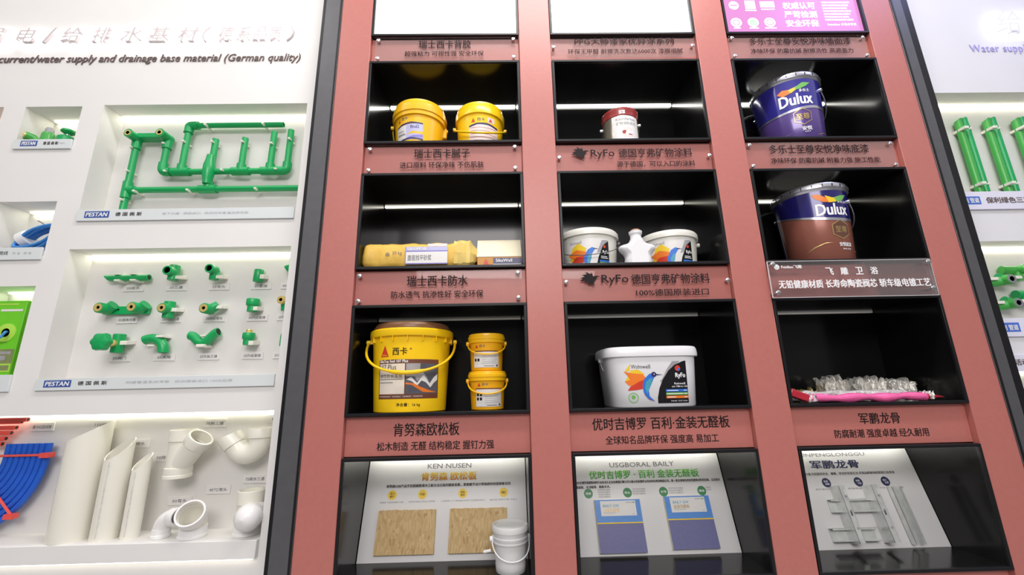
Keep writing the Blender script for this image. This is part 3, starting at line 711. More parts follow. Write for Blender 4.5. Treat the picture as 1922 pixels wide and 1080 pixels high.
g.join(text('20 kg', .036, .016, -.069, .062, y + .0005, bold=.01), INKG)
g.rect(-.112, -.096, .053, .056, y, INKG); g.rect(-.112, -.096, .059, .062, y, INKG); g.rect(-.108, -.100, .065, .067, y, INKG)
g.rect(.046, .118, .088, .098, y + .001, LABELW)
build('label', g, LABELW, t)
# --- carton
t = thing('carton', 'open cream and orange carton beside the yellow paper bag', 'carton', (.530, .05, FL3))
build('box', G(CARTO).box(-.090, .078, 0, .15, 0, .050), CARTO, t, bevel=.001)
f = G(CARTC).box(-.092, .078, -.002, .002, .048, .158); f.xf(Matrix.Translation((0, 0, .048)) @ Matrix.Rotation(math.radians(-36), 4, 'X') @ Matrix.Translation((0, 0, -.048)))
build('lid_flap', f, CARTC, t)
g = G(NAVY); g.rect(-.030, .077, .002, .044, -.0008, NAVY); g.rect(-.030, .077, .002, .020, -.0012, LABELW); g.join(text('SikaWall', .062, .012, -.020, .034, -.0014, align='L', bold=.03), WHITE); g.join(text('面层找平', .070, .012, -.022, .012, -.0016, align='L', bold=.03), PURPB)
g.poly([(-.070, .014), (-.044, .014), (-.057, .042)], -.0008, REDP)
build('label', g, NAVY, t)
# --- white tubs with bird print
def tub_art(sc):
    g = G(WHITE)
    g.rect(-.085, .088, .0, .112, 0, LABELW)
    g.poly([(-.075, .030), (-.060, .080), (-.035, .095), (-.004, .072), (-.012, .040), (-.030, .012)], -.0002, PYEL)
    g.poly([(-.082, .052), (-.045, .070), (-.004, .058), (-.015, .035), (-.04, .02)], -.0003, ORG); g.poly([(-.080, .012), (-.045, .042), (-.01, .044), (-.014, .020), (-.04, .002), (-.07, .0)], -.0004, REDP)
    g.poly([(-.014, .0), (-.016, .036), (.0, .066), (.018, .076), (.028, .068), (.016, .050), (.010, .024), (-.002, .0)], -.0005, PBLUE)
    g.poly([(-.004, .004), (-.004, .034), (.010, .052), (.014, .046), (.008, .024), (.004, .0)], -.0006, PTEAL); g.poly([(.022, .073), (.044, .068), (.024, .068)], -.0006, NAVY)
    g.join(text('Wohnweiß', .050, .013, -.046, .098, -.0003), INKG)
    g.poly([(.030, .0), (.040, .036), (.062, .084), (.088, .104), (.088, .0)], -.0004, BLACKMETAL); g.poly([(.034, .052), (.058, .104), (.088, .106), (.064, .084), (.048, .056)], -.0003, GREYP)
    g.disc(.068, .079, .006, -.0006, REDP); g.join(text('RyFo', .026, .016, .072, .056, -.0006, bold=.03), WHITE)
    for k, (z, c) in enumerate(((.018, PBLUE), (.010, PGREEN), (.002, ORG))): g.rect(.044, .088, z, z + .007, -.0006, c)
    g.rect(.050, .082, .032, .035, -.0006, WHITE); g.rect(.050, .078, .038, .041, -.0006, WHITE)
    return g.xf(Matrix.Diagonal((sc, 1, sc, 1)))
def round_tub(label, loc, r, H, phi, m, handle):
    t = thing('plastic_tub', label, 'tub', loc, 'round white tubs')
    r0, r1 = r * .86, r * .935
    lathe_part('body', [(0, 0), (r0 - .003, 0), (r0, .003), (r1, H), (0, H)], m, t)
    lathe_part('lid', [(r1, H - .002), (r * .995, H), (r, H + .010), (r * .995, H + .020), (r * .96, H + .026), (r * .92, H + .021), (0, H + .021)], m, t)
    build('label', tub_art(.98).wrap(cone(0, r0, H, r1), phi), LABELW, t)
    bail(t, handle, r * .99, H - .012, .075, (1 if handle is not WPLA2 else -1) * r * 1.04, math.radians(-12), .0016)
    return t
round_tub('round white tub left of the star jar', (.881, .140, FL3), .124, .126, math.radians(-12), WPLA2, GREYPOST)
round_tub('round white tub right of the star jar', (1.213, .150, FL3), .116, .119, math.radians(-17), WPLA2, WPLA2)
# --- star jar
t = thing('star_jar', 'white star shaped jar with cork between two round tubs', 'jar', (1.043, .025, FL3))
pts = []
star = [(0.0, .122), (.020, .105), (.030, .082), (.066, .074), (.070, .060), (.050, .040), (.046, .026), (.052, .004), (.044, -.006), (.02, -.008), (0, -.008)]
outline = star + [(-x, z) for x, z in reversed(star[1:-1])]
def smooth_outline(pts, it=3):
    for _ in range(it):
        q = []
        for i in range(len(pts)):
            a, b = pts[i], pts[(i + 1) % len(pts)]; q += [(a[0] * .75 + b[0] * .25, a[1] * .75 + b[1] * .25), (a[0] * .25 + b[0] * .75, a[1] * .25 + b[1] * .75)]
        pts = q
    return pts
outline = smooth_outline(outline, 2)
g = G(WPLA); n = len(outline); cz = .05; vs = []; fs = []
lay = [(.0, .62), (.006, .82), (.014, .94), (.024, 1.0), (.036, 1.0), (.046, .94), (.054, .82), (.060, .62)]
for yy, k in lay: vs += [(x * k, yy - .030, cz * (1 - k) * (1 if True else 0) + z * k if z > .004 else 0.0) for x, z in outline]
for j in range(len(lay) - 1):
    for i in range(n): fs.append((j * n + i, j * n + (i + 1) % n, (j + 1) * n + (i + 1) % n, (j + 1) * n + i))
fs += [tuple(range(n)), tuple(reversed(range((len(lay) - 1) * n, len(lay) * n)))]
build('body', g.add(vs, fs), WPLA, t, angle=60)
lathe_part('neck', [(.026, .090), (.021, .102), (.020, .118), (.024, .120), (.025, .130), (.022, .132), (.018, .130), (0, .128)], WPLA, t, 32)
lathe_part('cork', [(.016, .126), (.017, .136), (.0155, .139), (0, .139)], CORK, t, 24)
# --- big yellow pail
t = thing('plastic_pail', 'big yellow pail with brown lid and brown picture label', 'pail', (.189, .129, FL4), 'yellow pails')
H = .262
yellow_body(t, YEL2, .128, .142, H)
lathe_part('collar', [(.140, H - .004), (.151, H - .002), (.153, H + .002), (.153, H + .020), (.149, H + .025), (.141, H + .025)], YEL2, t)
g = G(YEL2)
for i in range(18):
    b = G().box(-.001, .001, -.151, -.139, H - .020, H - .001); b.xf(Matrix.Rotation(2 * PI * i / 18 + .1, 4, 'Z')); g.join(b, YEL2)
build('ribs', g, YEL2, t)
lathe_part('lid', [(.141, H + .020), (.1425, H + .026), (.141, H + .036), (.136, H + .040), (.134, H + .046), (.128, H + .050), (.122, H + .046), (0, H + .046)], BROWN, t)
rf = cone(0, .128, H, .142)
g = G(BROWNP)
g.rect(-.115, .112, .046, .178, 0, BROWNP); g.rect(-.111, -.012, .062, .164, -.0002, CREAM); g.rect(-.008, .107, .062, .164, -.0002, SLATE)
g.rect(-.008, .040, .120, .164, -.0003, GREYP)
g.poly([(-.006, .110), (.010, .118), (.030, .098), (.045, .118), (.052, .124), (.075, .096), (.090, .116), (.107, .128), (.107, .108), (.092, .098), (.078, .082), (.060, .100), (.045, .106), (.030, .088), (.012, .104)], -.0005, LABELW)
g.poly([(.020, .124), (.045, .140), (.060, .122), (.075, .100), (.052, .122), (.030, .104)], -.0004, GREYP)
g.poly([(-.008, .100), (.02, .096), (.04, .086), (.07, .074), (.105, .066), (.07, .066), (.05, .068), (.03, .080), (.012, .092), (-.008, .094)], -.0006, ORG)
g.join(text('SikaTop Seal 107 Plus', .108, .012, -.110, .171, -.0004, align='L', bold=.03), WHITE)
g.join(text('107 Plus', .066, .018, -.108, .152, -.0004, align='L'), INK); g.join(text('弹性防水灰浆', .090, .014, -.108, .122, -.0004, align='L'), INK)
g.rect(-.108, -.018, .110, .1125, -.0004, INKG); g.rect(-.108, -.052, .099, .1015, -.0004, INKG)
g.join(text('WATERPROOF · FLEXIBLE · CEMENT · MORTAR', .16, .004, -.110, .054, -.0004, align='L', bold=.02), LABELW)
g.join(text('西卡', .052, .026, -.058 + .026, .206, 0, align='C', bold=.02), INK); g.ring(.006, .214, .0015, .003, 0, INK)
g.poly([(-.108, .188), (-.072, .188), (-.090, .228)], 0, REDP); g.join(text('Sika', .022, .006, -.090, .194, -.0003, bold=.02), PYEL)
g.join(text('净含量：16 kg', .080, .013, .002, .026, 0, bold=.02), INK)
build('label', g.wrap(rf, math.radians(8)), BROWNP, t)
bail(t, YEL2, .160, H - .012, .118, .160, math.radians(6), .0045, grip=.0075)
# --- two small stacked pails
def small_pail(label, loc, phi, r, tilt, full):
    t = thing('plastic_pail', label, 'pail', loc, 'yellow pails')
    H = .103
    yellow_body(t, AMB, r * .82, r * .90, H)
    lathe_part('lid', [(r * .89, H - .003), (r * .97, H - .001), (r * .975, H + .010), (r, H + .012), (r * 1.0, H + .021), (r * .96, H + .024), (r * .95, H + .030), (r * .90, H + .0325), (0, H + .032)], YEL, t)
    g = G(LABELW)
    z1 = .072 if full else .068
    g.rect(-.048, .050, .012, z1, 0, LABELW); g.rect(-.050, .050, z1, z1 + .004, -.0001, BROWNP)
    for i in range(2):
        for j in range(2 if full else 1): g.rect(-.044 + i * .012, -.036 + i * .012, .034 + j * .015, .044 + j * .015, -.0003, INK)
    for k in range(5): g.rect(-.014, .044 - .006 * (k % 2), .026 + k * .007, .028 + k * .007, -.0003, INKF)
    g.rect(-.046, -.012, .014, .022, -.0003, WHITE); g.rect(-.006, .03, .016, .018, -.0003, INKG); g.rect(.038, .046, .015, .022, -.0003, SLATE)
    g.poly([(-.042, .082), (-.030, .082), (-.036, .095)], 0, REDP); g.join(text('西卡', .022, .010, -.014, .089, 0, bold=.02), INKG)
    build('label', g.wrap(cone(0, r * .82, H, r * .90), phi), LABELW, t)
    bail(t, YEL, r * .99, H - .001, .001 * tilt, r * 1.06, math.radians(3), .0028)
small_pail('small amber pail standing on top of its twin', (.470, .120, FL4 + .1364), math.radians(0), .070, 44, False)
small_pail('small amber pail at the bottom of the stack of two', (.472, .120, FL4), math.radians(7), .0715, 46, True)
# --- wide white tub
t = thing('plastic_tub', 'wide oval white tub with big bird print, alone in its box', 'tub', (1.070, .145, FL4))
H = .176; sy = .74
def oval(prof, m, nm):
    g = G(m); n = 72; vs = []; fs = []
    for r, z in prof:
        for k in range(n):
            a = 2 * PI * k / n; c, s_ = math.cos(a), math.sin(a)
            vs.append((r * abs(c) ** .48 * (1 if c > 0 else -1), r * sy * abs(s_) ** .48 * (1 if s_ > 0 else -1), z))
    for i in range(len(prof) - 1):
        for k in range(n): fs.append((i * n + k, i * n + (k + 1) % n, (i + 1) * n + (k + 1) % n, (i + 1) * n + k))
    if prof[0][0] > 0: fs.append(tuple(reversed(range(n))))
    if prof[-1][0] > 0: fs.append(tuple((len(prof) - 1) * n + k for k in range(n)))
    return build(nm, g.add(vs, fs), m, t, angle=40)
oval([(.150, 0), (.153, .004), (.1655, H)], WPLA, 'body')
oval([(.166, H - .003), (.175, H - .002), (.176, H + .006), (.174, H + .024), (.170, H + .031), (.163, H + .033), (.160, H + .028)], WPLA, 'lid')
g = G(WHITE)
g.poly([(-.078, .120), (-.055, .150), (-.060, .125)], 0, PYEL); g.poly([(-.075, .090), (-.056, .126), (-.030, .128), (-.008, .112), (-.030, .088)], -.0001, PYEL)
g.poly([(-.080, .122), (-.055, .116), (-.015, .112), (-.004, .098), (-.030, .094), (-.060, .092), (-.068, .108)], -.0002, ORG); g.poly([(-.078, .088), (-.050, .096), (-.008, .098), (-.012, .078), (-.036, .068), (-.066, .074)], -.0003, ORG)
g.poly([(-.060, .070), (-.030, .086), (-.008, .094), (-.016, .062), (-.040, .058), (-.070, .056)], -.0004, REDP)
g.poly([(.022, .116), (.008, .112), (-.010, .096), (-.018, .074), (-.016, .050), (-.004, .030), (.022, .018), (.004, .036), (.002, .056), (.012, .076), (.022, .096), (.030, .108)], -.0005, PBLUE)
g.poly([(-.006, .084), (-.010, .064), (-.004, .044), (.002, .058), (.012, .078), (.018, .098), (.008, .096)], -.0006, PTEAL); g.poly([(-.016, .050), (-.004, .030), (.022, .018), (.000, .026), (-.012, .040)], -.0007, MAROON)
g.disc(.024, .110, .009, -.0006, NAVY); g.disc(.025, .111, .0018, -.0008, WHITE, 10); g.poly([(.030, .112), (.058, .108), (.030, .107)], -.0006, NAVY)
g.join(text('Wohnweiß', .068, .014, -.020, .138, 0), INK)
g.ring(-.052, .032, .0150, .0175, 0, PGREEN); g.disc(-.052, .034, .008, 0, PGREEN, 5); g.ring(-.052, .032, .0105, .0115, 0, INKF)
g.poly([(.032, .012), (.032, .030), (.040, .062), (.054, .092), (.076, .122), (.100, .142), (.130, .154), (.142, .156), (.142, .012)], -.0003, BLACKMETAL)
g.poly([(.044, .084), (.062, .120), (.092, .154), (.120, .155), (.096, .136), (.074, .108), (.052, .084)], -.0002, GREYP); g.poly([(.046, .092), (.070, .134), (.086, .154), (.092, .154), (.070, .126), (.050, .092)], -.0004, LABELW)
g.disc(.110, .130, .010, -.0006, REDP); g.disc(.114, .126, .005, -.0007, PBLUE)
g.join(text('RyFo', .036, .020, .118, .104, -.0006, bold=.04), WHITE)
g.join(text('Reinweiß', .040, .007, .114, .078, -.0006, bold=.02), WHITE); g.join(text('seit 1986 in 1.5h', .056, .006, .112, .068, -.0006, bold=.02), WHITE)
for z, c, lw in ((.054, PBLUE, .04), (.043, PGREEN, .056), (.032, ORG, .03)):
    g.rect(.062, .142, z - .004, z + .0045, -.0006, c); g.rect(.066, .066 + lw, z - .001, z + .0015, -.0008, WHITE); g.rect(.126, .138, z - .001, z + .0015, -.0008, WHITE)
g.join(text('Inhalt 12,5 Liter', .060, .005, .108, .019, -.0006, bold=.02), WHITE)
# the front of the oval is nearly flat: bend the print on a large radius and set it on the front
g.slicex(.006)
g.v = [Vector((p.z, p.y, p.x)) for p in g.v]; g.slicex(.012); g.v = [Vector((p.z, p.y, p.x)) for p in g.v]
def front_y(x, z):
    r = .153 + (.1655 - .153) * (z - .004) / (H - .004)
    c = min(1, abs(x) / r) ** (1 / .48); s_ = math.sqrt(max(0, 1 - c * c)); return -r * sy * s_ ** .48
g.v = [Vector((p.x - .034, front_y(p.x - .034, p.z) - .0008 + p.y, p.z)) for p in g.v]
build('label', g, WHITE, t)
build('handle', G(SILV).tube([(-.170, .0, H - .006)] + [(-.170 - .004 * math.sin(PI * k / 10) + .022 * k / 10, -.02 * k / 10, H - .006 - .052 * math.sin(PI / 2 * k / 10)) for k in range(1, 11)], .0018, 8), SILV, t)
build('ear', G(WPLA).box(-.176, -.160, -.010, .010, H - .016, H), WPLA, t, bevel=.003)
# --- wrapped packages
t = thing('wrapped_roll', 'long pink plastic wrapped roll at the front of its box', 'package', (1.80, .030, FL4))
rnd = random.Random(4)
P = [(-.205 + .41 * k / 24, .004 * math.sin(k), .0165 + .002 * math.sin(k * .7)) for k in range(25)]
build('roll', G(PINK).tube(P, [.0135 + .003 * math.sin(k * .9) * (1 if 2 < k < 22 else .3) for k in range(25)], 14), PINK, t, angle=25)
P = [(.195 + .08 * k / 8, 0, .017 - .004 * k / 8) for k in range(9)]
build('crimson_tip', G(CRIM).tube(P, [.014, .015, .013, .010, .008, .006, .004, .003, .001], 10), CRIM, t, angle=20)
build('clear_twist', G(FOILW).add(*pillow(.190, .238, -.010, .012, .005, .030, nx=10, na=12, wr=.004, pinch=.3, seed=5)), FOILW, t, angle=15)
build('clear_end', G(FOILW).add(*pillow(-.232, -.180, -.012, .012, .003, .029, nx=10, na=12, wr=.004, pinch=.3, seed=6)), FOILW, t, angle=15)
t = thing('crimson_wrapper', 'small dark red wrapper at the left end of the pink roll', 'wrapper', (1.549, .015, FL4))
g = G(CRIM).box(-.035, .030, -.012, .012, .0, .026); g.xf(Matrix.Translation((0, 0, .016)) @ Matrix.Rotation(math.radians(22), 4, 'Y')); build('paper', g, CRIM, t, bevel=.004)
tag(build('flat_parcel', G(FOILW).add(*pillow(-.200, .205, -.03, .035, 0, .040, nx=30, na=16, wr=.002, pinch=.7, seed=8)), FOILW, None, (1.785, .090, FL4), angle=20), 'flat clear wrapped parcel behind the pink roll', 'parcel')
def foil(label, x0, x1, y, z0, z1, seed, m=FOIL):
    vs, fs = pillow(-(x1 - x0) / 2, (x1 - x0) / 2, -.03, .03, 0, z1 - z0, nx=22, na=18, wr=.007, pinch=.35, seed=seed)
    rnd = random.Random(seed); vs = [(a + rnd.uniform(-.004, .004), b + rnd.uniform(-.004, .004), max(0, c + rnd.uniform(-.005, .005))) for a, b, c in vs]
    return tag(build('foil_package', G(m).add(vs, fs), m, None, ((x0 + x1) / 2, y, z0), angle=12), label, 'package', 'crinkled foil packages')
foil('small upright crinkled foil package left of the others', 1.750, 1.838, .175, FL4, FL4 + .084, 11)
foil('large crinkled foil package in the middle of its box', 1.872, 1.985, .175, FL4, FL4 + .080, 12)
foil('long crinkled foil package reaching furthest right', 1.990, 2.102, .175, FL4, FL4 + .074, 13)
rnd = random.Random(2)
vs = []
t = tag(build('trinket_pile', G(BRASS).add(*pillow(-.055, .055, -.02, .02, 0, .042, nx=22, na=12, wr=.008, pinch=.5, seed=21)), BRASS, None, (1.680, .180, FL4), angle=8), 'low pile of glinting gold and white bits left of the foil', 'small parts')

# ================================================================== SLOPING BOARDS IN THE BOTTOM BOXES
BA = Vector((0, .175, -.3092)); BD = Vector((0, .108, .35)).normalized(); LEAN = math.atan2(BD.y, BD.z)
def board_mat(): return Matrix.Translation(BA) @ Matrix.Rotation(-LEAN, 4, 'X')   # local x = wall x, local z = up the board, -y = towards the room
def on_board(g): return g.xf(board_mat())
CHAR = '肯努森欧松板产品不仅超越普通木工板无法比拟的膨胀系数，更能赋予设计师高超的创造想象空间'
def board(c, label, prints, m=BOARD):
    a, b = XS[c]
    t = thing('display_board', label, 'board', (0, 0, 0), 'sloping boards in the bottom boxes')
    base = BA + Vector(((a + b) / 2, 0, 0)); t.location = base; t.rotation_euler = (-LEAN, 0, 0)
    cx = (a + b) / 2; hw = (b - a) / 2 - .0115
    build('board', G(m).box(-hw, hw, 0, .004, 0.0005, .352), m, t)
    g = prints(cx); g.move(-cx, 0, 0)
    build('print', g, INK, t)
    return t
YT = ramp_text('gold_ramp_ink', (0.55, 0.10, 0.01), (0.95, 0.72, 0.05), .256, .290)
GT = ramp_text('green_ramp_ink', (0.05, 0.32, 0.08), (0.20, 0.62, 0.10), .246, .278)
def p1(cx):
    g = G(INK); y = -.0005
    g.join(text('KEN NUSEN', .167, .017, .318, .309, y, bold=.015), INKG)
    g.join(text('肯努森 欧松板', .208, .029, .318, .273, y, bold=.03), YT)
    g.join(text(CHAR[:3] + 'OSB' + CHAR[6:], .466, .0105, .318, .242, y, bold=.03), INK)
    for x, a, b in ((.110, '强力', '握钉'), (.222, '环保', ''), (.372, '结构', '稳定'), (.525, '易加工', '')):
        g.disc(x, .212, .0165, y, BADGE_Y)
        if b: g.join(text(a, .016, .007, x, .2165, y - .0005, bold=.02), INK); g.join(text(b, .016, .007, x, .207, y - .0005, bold=.02), INK)
        else: g.join(text(a, .017, .0085, x, .212, y - .0005, bold=.02), INK)
    for x0, x1, s in ((.067, .153, '高强度 三层结构握钉力强'), (.173, .270, '采用环保胶水制造 无甲醛'), (.292, .454, '三层结构 上下表层纵向排列 芯层横向排列'), (.473, .576, '锯切钻 刨铣方便 可加工')):
        g.join(text(s, x1 - x0, .0055, (x0 + x1) / 2, .188, y), INKG)
    g.join(text('全屋定制', .060, .010, .552, .337, y, bold=.02), REDP); g.join(text('www.yihejia.com', .070, .005, .556, .323, y), INKF)
    return g
def p2(cx):
    g = G(INK); y = -.0005
    g.join(text('USGBORAL BAILY', .250, .017, 1.060, .297, y, bold=.015), INKG)
    g.join(text('优时吉博罗 · 百利 金装无醛板', .420, .029, 1.063, .263, y, bold=.03), GT)
    g.join(text('优时吉博罗是建筑材料行业的龙头企业由美国石膏公司与澳大利亚博罗公司共同合资的跨国公司，是一家全球领先的轻型建筑材料供应商，以及相关', .553, .0095, 1.0725, .237, y, bold=.03), INK)
    g.join(text('墙面板、吊顶板等、刚柔并济。', .130, .0095, .862, .2215, y, bold=.03), INK)
    for x, a in ((.842, '健康'), (.989, '防火'), (1.125, '抗下陷'), (1.270, '隔音')):
        g.disc(x, .200, .0165, y, BADGE_G); g.join(text(a, .020, .008, x, .200, y - .0005, bold=.02), WHITE)
    for x0, x1, n in ((.879, .925, 4), (1.009, 1.058, 3), (1.146, 1.200, 3), (1.288, 1.306, 2)):
        for k in range(n): g.join(text('采用专利技术净醛因子'[k:k + (9 if x1 - x0 > .03 else 3)], x1 - x0, .0055, (x0 + x1) / 2, .211 - k * .0078, y), INKG)
    g.join(text('BORAL', .050, .009, 1.285, .334, y, bold=.02), INKF); g.disc(1.326, .335, .006, y, PYEL, 5); g.join(text('www.yihejia.com', .070, .005, 1.295, .317, y), INKF)
    return g
def p3(cx):
    g = G(INK); y = -.0005
    g.join(text('JUNPENGLONGGU', .268, .016, 1.809, .313, y, bold=.015), INKG)
    g.join(text('军鹏龙骨', .188, .029, 1.810, .280, y, bold=.03), BADGE_N)
    g.join(text('自主研发能力强 为您提供安全、健康、舒适的家居生活 实现品质装饰的家居行业首选', .400, .0095, 1.830, .247, y, bold=.02), INK)
    for x, a, b in ((1.752, '防锈', '耐腐'), (1.875, '承重', '力强'), (1.980, '施工', '方便')):
        g.disc(x, .216, .0165, y, BADGE_N); g.join(text(a, .015, .007, x - .001, .2205, y - .0005, bold=.02), WHITE); g.join(text(b, .015, .007, x + .002, .2115, y - .0005, bold=.02), WHITE)
    for x0, s in ((1.704, '高锌 镀锌层防锈防火'), (1.828, '高强度钢材承重'), (1.946, '卡扣式安装方便')):
        g.join(text(s, .095, .0055, x0 + .045, .194, y), INKG)
    return g
board(0, 'sloping white board with yellow heading behind strand board samples', p1)
board(1, 'sloping white board with green heading behind plasterboard samples', p2)
board(2, 'sloping white board with navy heading behind the steel studs', p3)
def sample(name, label, cat, cx, z, group=None):
    t = thing(name, label, cat, BA + BD * z + Vector((cx, 0, 0)), group); t.rotation_euler = (-LEAN, 0, 0); return t
for x0, x1, lab in ((.070, .277, 'square of golden strand board, fully in view on the left'), (.329, .536, 'square of golden strand board partly behind the clear bucket')):
    t = sample('strand_board', lab, 'board sample', (x0 + x1) / 2, .0225, 'strand board samples')
    hw = (x1 - x0) / 2; g = G(OSB); n = 24
    top = [(hw - 2 * hw * k / n, .139 + random.uniform(-.0012, .0016)) for k in range(n + 1)]
    build('panel', g.poly([(-hw - .001, 0), (hw + .001, 0)] + top, -.0125, None, .012), OSB, t)
for x0, x1, zb, lab in ((.859, 1.027, .009, 'left plasterboard sample, blue label over violet face'), (1.118, 1.285, .015, 'right plasterboard sample, blue label over violet face')):
    t = sample('plasterboard', lab, 'board sample', (x0 + x1) / 2, zb, 'plasterboard samples')
    hw = (x1 - x0) / 2
    build('core', G(GYP).box(-hw, hw, -.011, -.0005, 0, .168), GYP, t)
    build('face', G(GYPB).box(-hw + .001, hw, -.0118, -.011, 0, .168), GYPB, t)
    g = G(GYPL).rect(-hw + .001, hw, .094, .168, -.0124, GYPL); g.rect(-hw + .001, hw, .0905, .0945, -.0126, PYEL)
    g.rect(-hw + .020, hw - .018, .115, .164, -.0128, LABELW)
    g.join(text('BAILY GW', .058, .009, -hw + .030, .148, -.0131, align='L', bold=.01), PTEAL); g.join(text('金装无醛板', .058, .012, -hw + .030, .134, -.0131, align='L', bold=.02), GOLD)
    g.join(text('USGBORAL', .028, .004, hw - .054, .158, -.0131, align='L'), INKG); g.disc(hw - .024, .158, .003, -.0131, PGREEN, 8); g.rect(-hw + .030, -hw + .075, .124, .126, -.0131, INKF); g.rect(hw - .034, hw - .024, .119, .121, -.0131, INKF)
    build('label', g, GYPL, t)
# steel studs
t = sample('stud_ladder', 'galvanised steel stud ladder on the right sloping board', 'steel frame', 1.810, .012)
def channel(x, wdt, dep, z0, z1):
    g = G(STEEL); th = .0012
    g.box(x - wdt / 2, x - wdt / 2 + th, -dep, -.001, z0, z1); g.box(x - wdt / 2, x + wdt / 2, -dep, -dep + th, z0, z1); g.box(x + wdt / 2 - th, x + wdt / 2, -dep, -.001, z0, z1)
    for z in (z0 + (z1 - z0) * .25, z0 + (z1 - z0) * .55, z0 + (z1 - z0) * .8): g.lathe([(.0045, .0), (.003, .0006), (0, .0008)], 12, (x + .002, -dep, z), axis='Y', m=GREYP)
    g.poly([(x - .003, z0 + .085), (x + .003, z0 + .085), (x + .0035, z0 + .100), (x - .0035, z0 + .100)], -dep - .0004, SLATE)
    return g
for x in (-.044, .078): build('upright', channel(x, .020, .052, .006, .190), STEEL, t)
def rung(x0, x1, z0, z1):
    g = G(STEEL); th = .0012
    g.box(x0, x1, -.024, -.001, z1 - th, z1); g.box(x0, x1, -.024, -.001, z0, z0 + th); g.box(x0, x1, -.0024, -.001, z0, z1)
    g.box(x0, x1, -.024, -.0225, z1 - .006, z1); g.box(x0, x1, -.024, -.0225, z0, z0 + .005)
    return g
build('crosspiece', rung(-.082, .113, .103, .146), STEEL, t); build('crosspiece', rung(-.114, .048, .012, .054), STEEL, t)
for x in (-.044, .078): build('label', G(WHITE).rect(x + .003, x + .009, .158, .176, -.0526), WHITE, t)
t = sample('steel_stud', 'single galvanised steel channel beside the stud ladder', 'steel channel', 1.992, .010)
g = G(STEEL); g.box(-.018, -.0168, -.024, -.001, 0, .186); g.box(-.018, .018, -.0022, -.001, 0, .186); g.box(.0168, .018, -.024, -.001, 0, .186); g.box(.010, .018, -.024, -.0228, 0, .186); g.box(-.018, -.012, -.024, -.0228, 0, .186)
build('channel', g, STEEL, t)
# clear bucket
t = thing('clear_bucket', 'milky clear bucket in front of a strand board', 'bucket', (.5460, .085, FL5))
H = .120
lathe_part('body', [(.0, .004), (.046, .004), (.0475, .0), (.0485, .004), (.050, .022), (.0492, .024), (.0555, H), (.0545, H), (.047, .008), (0, .007)], MILKY, t, 48)
lathe_part('rim', [(.0553, H - .034), (.059, H - .033), (.0592, H - .029), (.0562, H - .028), (.0592, H - .020), (.0595, H - .016), (.0565, H - .014), (.0575, H), (.0555, H)], MILKY, t, 48)
lathe_part('lid', [(.0560, H - .002), (.0600, H), (.0605, H + .014), (.0590, H + .018), (.0560, H + .018), (.0540, H + .010), (0, H + .010)], MILKY, t, 48)
bail(t, WPLA, .0615, H - .024, .052, .064, math.radians(8), .0020)
g = G(WPLA).box(-.078, -.052, -.012, -.004, H - .052, H - .044); g.xf(Matrix.Rotation(math.radians(-10), 4, 'Y')); build('spout', g, WPLA, t, bevel=.002)

# ================================================================== LEFT WALL
def led(name_label, x0, x1, y0, y1, z0, z1, m=LEDW):
    return tag(build('led_strip', G(m).box(x0, x1, y0, y1, z0, z1), m), name_label, 'led strip', 'led strips of the white walls')
yb = YL + ND
led('led strip over the green pipe layout', -1.095, -.275, yb - .014, yb - .004, 1.4435, 1.4475)
led('led strip over the green fittings', -1.095, -.277, yb - .014, yb - .004, .8135, .8175)
led('led strip over the white drain pipes', -2.1, -.276, YL + .115 - .014, YL + .115 - .004, .2085, .2125)
led('led strip in the small recess of the green valves', -1.40, -1.20, .155, .165, 1.4385, 1.4425)
led('led strip over the blue cable coil', -1.40, -1.20, .155, .165, 1.0125, 1.0165)
led('led strip over the lime green cable carton', -1.40, -1.20, .155, .165, .6725, .6765)
led('led strip in the rose recess at the left edge', -1.78, -1.52, .155, .165, 1.4385, 1.4425)
led('led strip under the white shelf of drain pipes', -2.1, -.28, .046, .055, -.2440, -.2408, LEDDIM)
led('led strip over the upright green pipe pairs', 2.37, 3.28, yb - .014, yb - .004, 1.4655, 1.4695)
led('led strip over the green fittings of the right wall', 2.37, 3.28, yb - .014, yb - .004, .7885, .7925)
led('led strip low in the right wall', 2.37, 3.28, yb - .014, yb - .004, .2955, .2995)
# cove at the head of the left wall
led('led strip in the cove at the head of the left wall', -2.1, -.25, .020, .030, 2.10, 2.106, LEDCOVE)
led('led strip in the cove at the head of the right wall', 2.36, 3.6, .020, .030, 2.14, 2.146, LEDCOVE)
tag(build('shelf', G(WALL).box(-2.2, -.269, .042, YL + .113, -.2405, -.1862), WALL, bevel=.002), 'white shelf under the drain pipes', 'shelf')
# backlit heading
def halo_sign(label, chars, face, ledm, z, h):
    t = thing('backlit_lettering', label, 'sign', (chars[0][1], YL, z))
    x0 = chars[0][1]
    for s, x, wd in chars:
        o = build('letter', text(s, wd, h, x - x0, 0, -.030, ext=.012, bold=.0, shear=.18, m=face), face, t)
        build('led_back', text(s, wd * .96, h * .96, x - x0, 0, -.016, ext=.003, bold=.0, shear=.18, m=ledm), ledm, o)
halo_sign('large backlit heading in glowing white on the left wall', [('强', -1.745, .075), ('弱', -1.605, .075), ('电', -1.470, .072), ('/', -1.372, .050), ('给', -1.280, .080), ('排', -1.152, .075), ('水', -1.032, .083), ('基', -.915, .085), ('材', -.790, .085),
     ('（', -.715, .030), ('德', -.630, .062), ('系', -.555, .058), ('品', -.487, .058), ('质', -.425, .058), ('）', -.360, .030)], LETTERFACE, LEDH, 1.772, .072)
t = thing('lettering', 'dark English lettering below the backlit heading', 'sign', (-1.0, YL, 1.66))
gt = text('Weak current/water supply and drainage base material (German quality)', None, .052, 0, 0, -.004, ext=.0025, bold=.008, shear=.2)
xa = min(p.x for p in gt.v); xb = max(p.x for p in gt.v); k = 1.395 / (xb - xa)
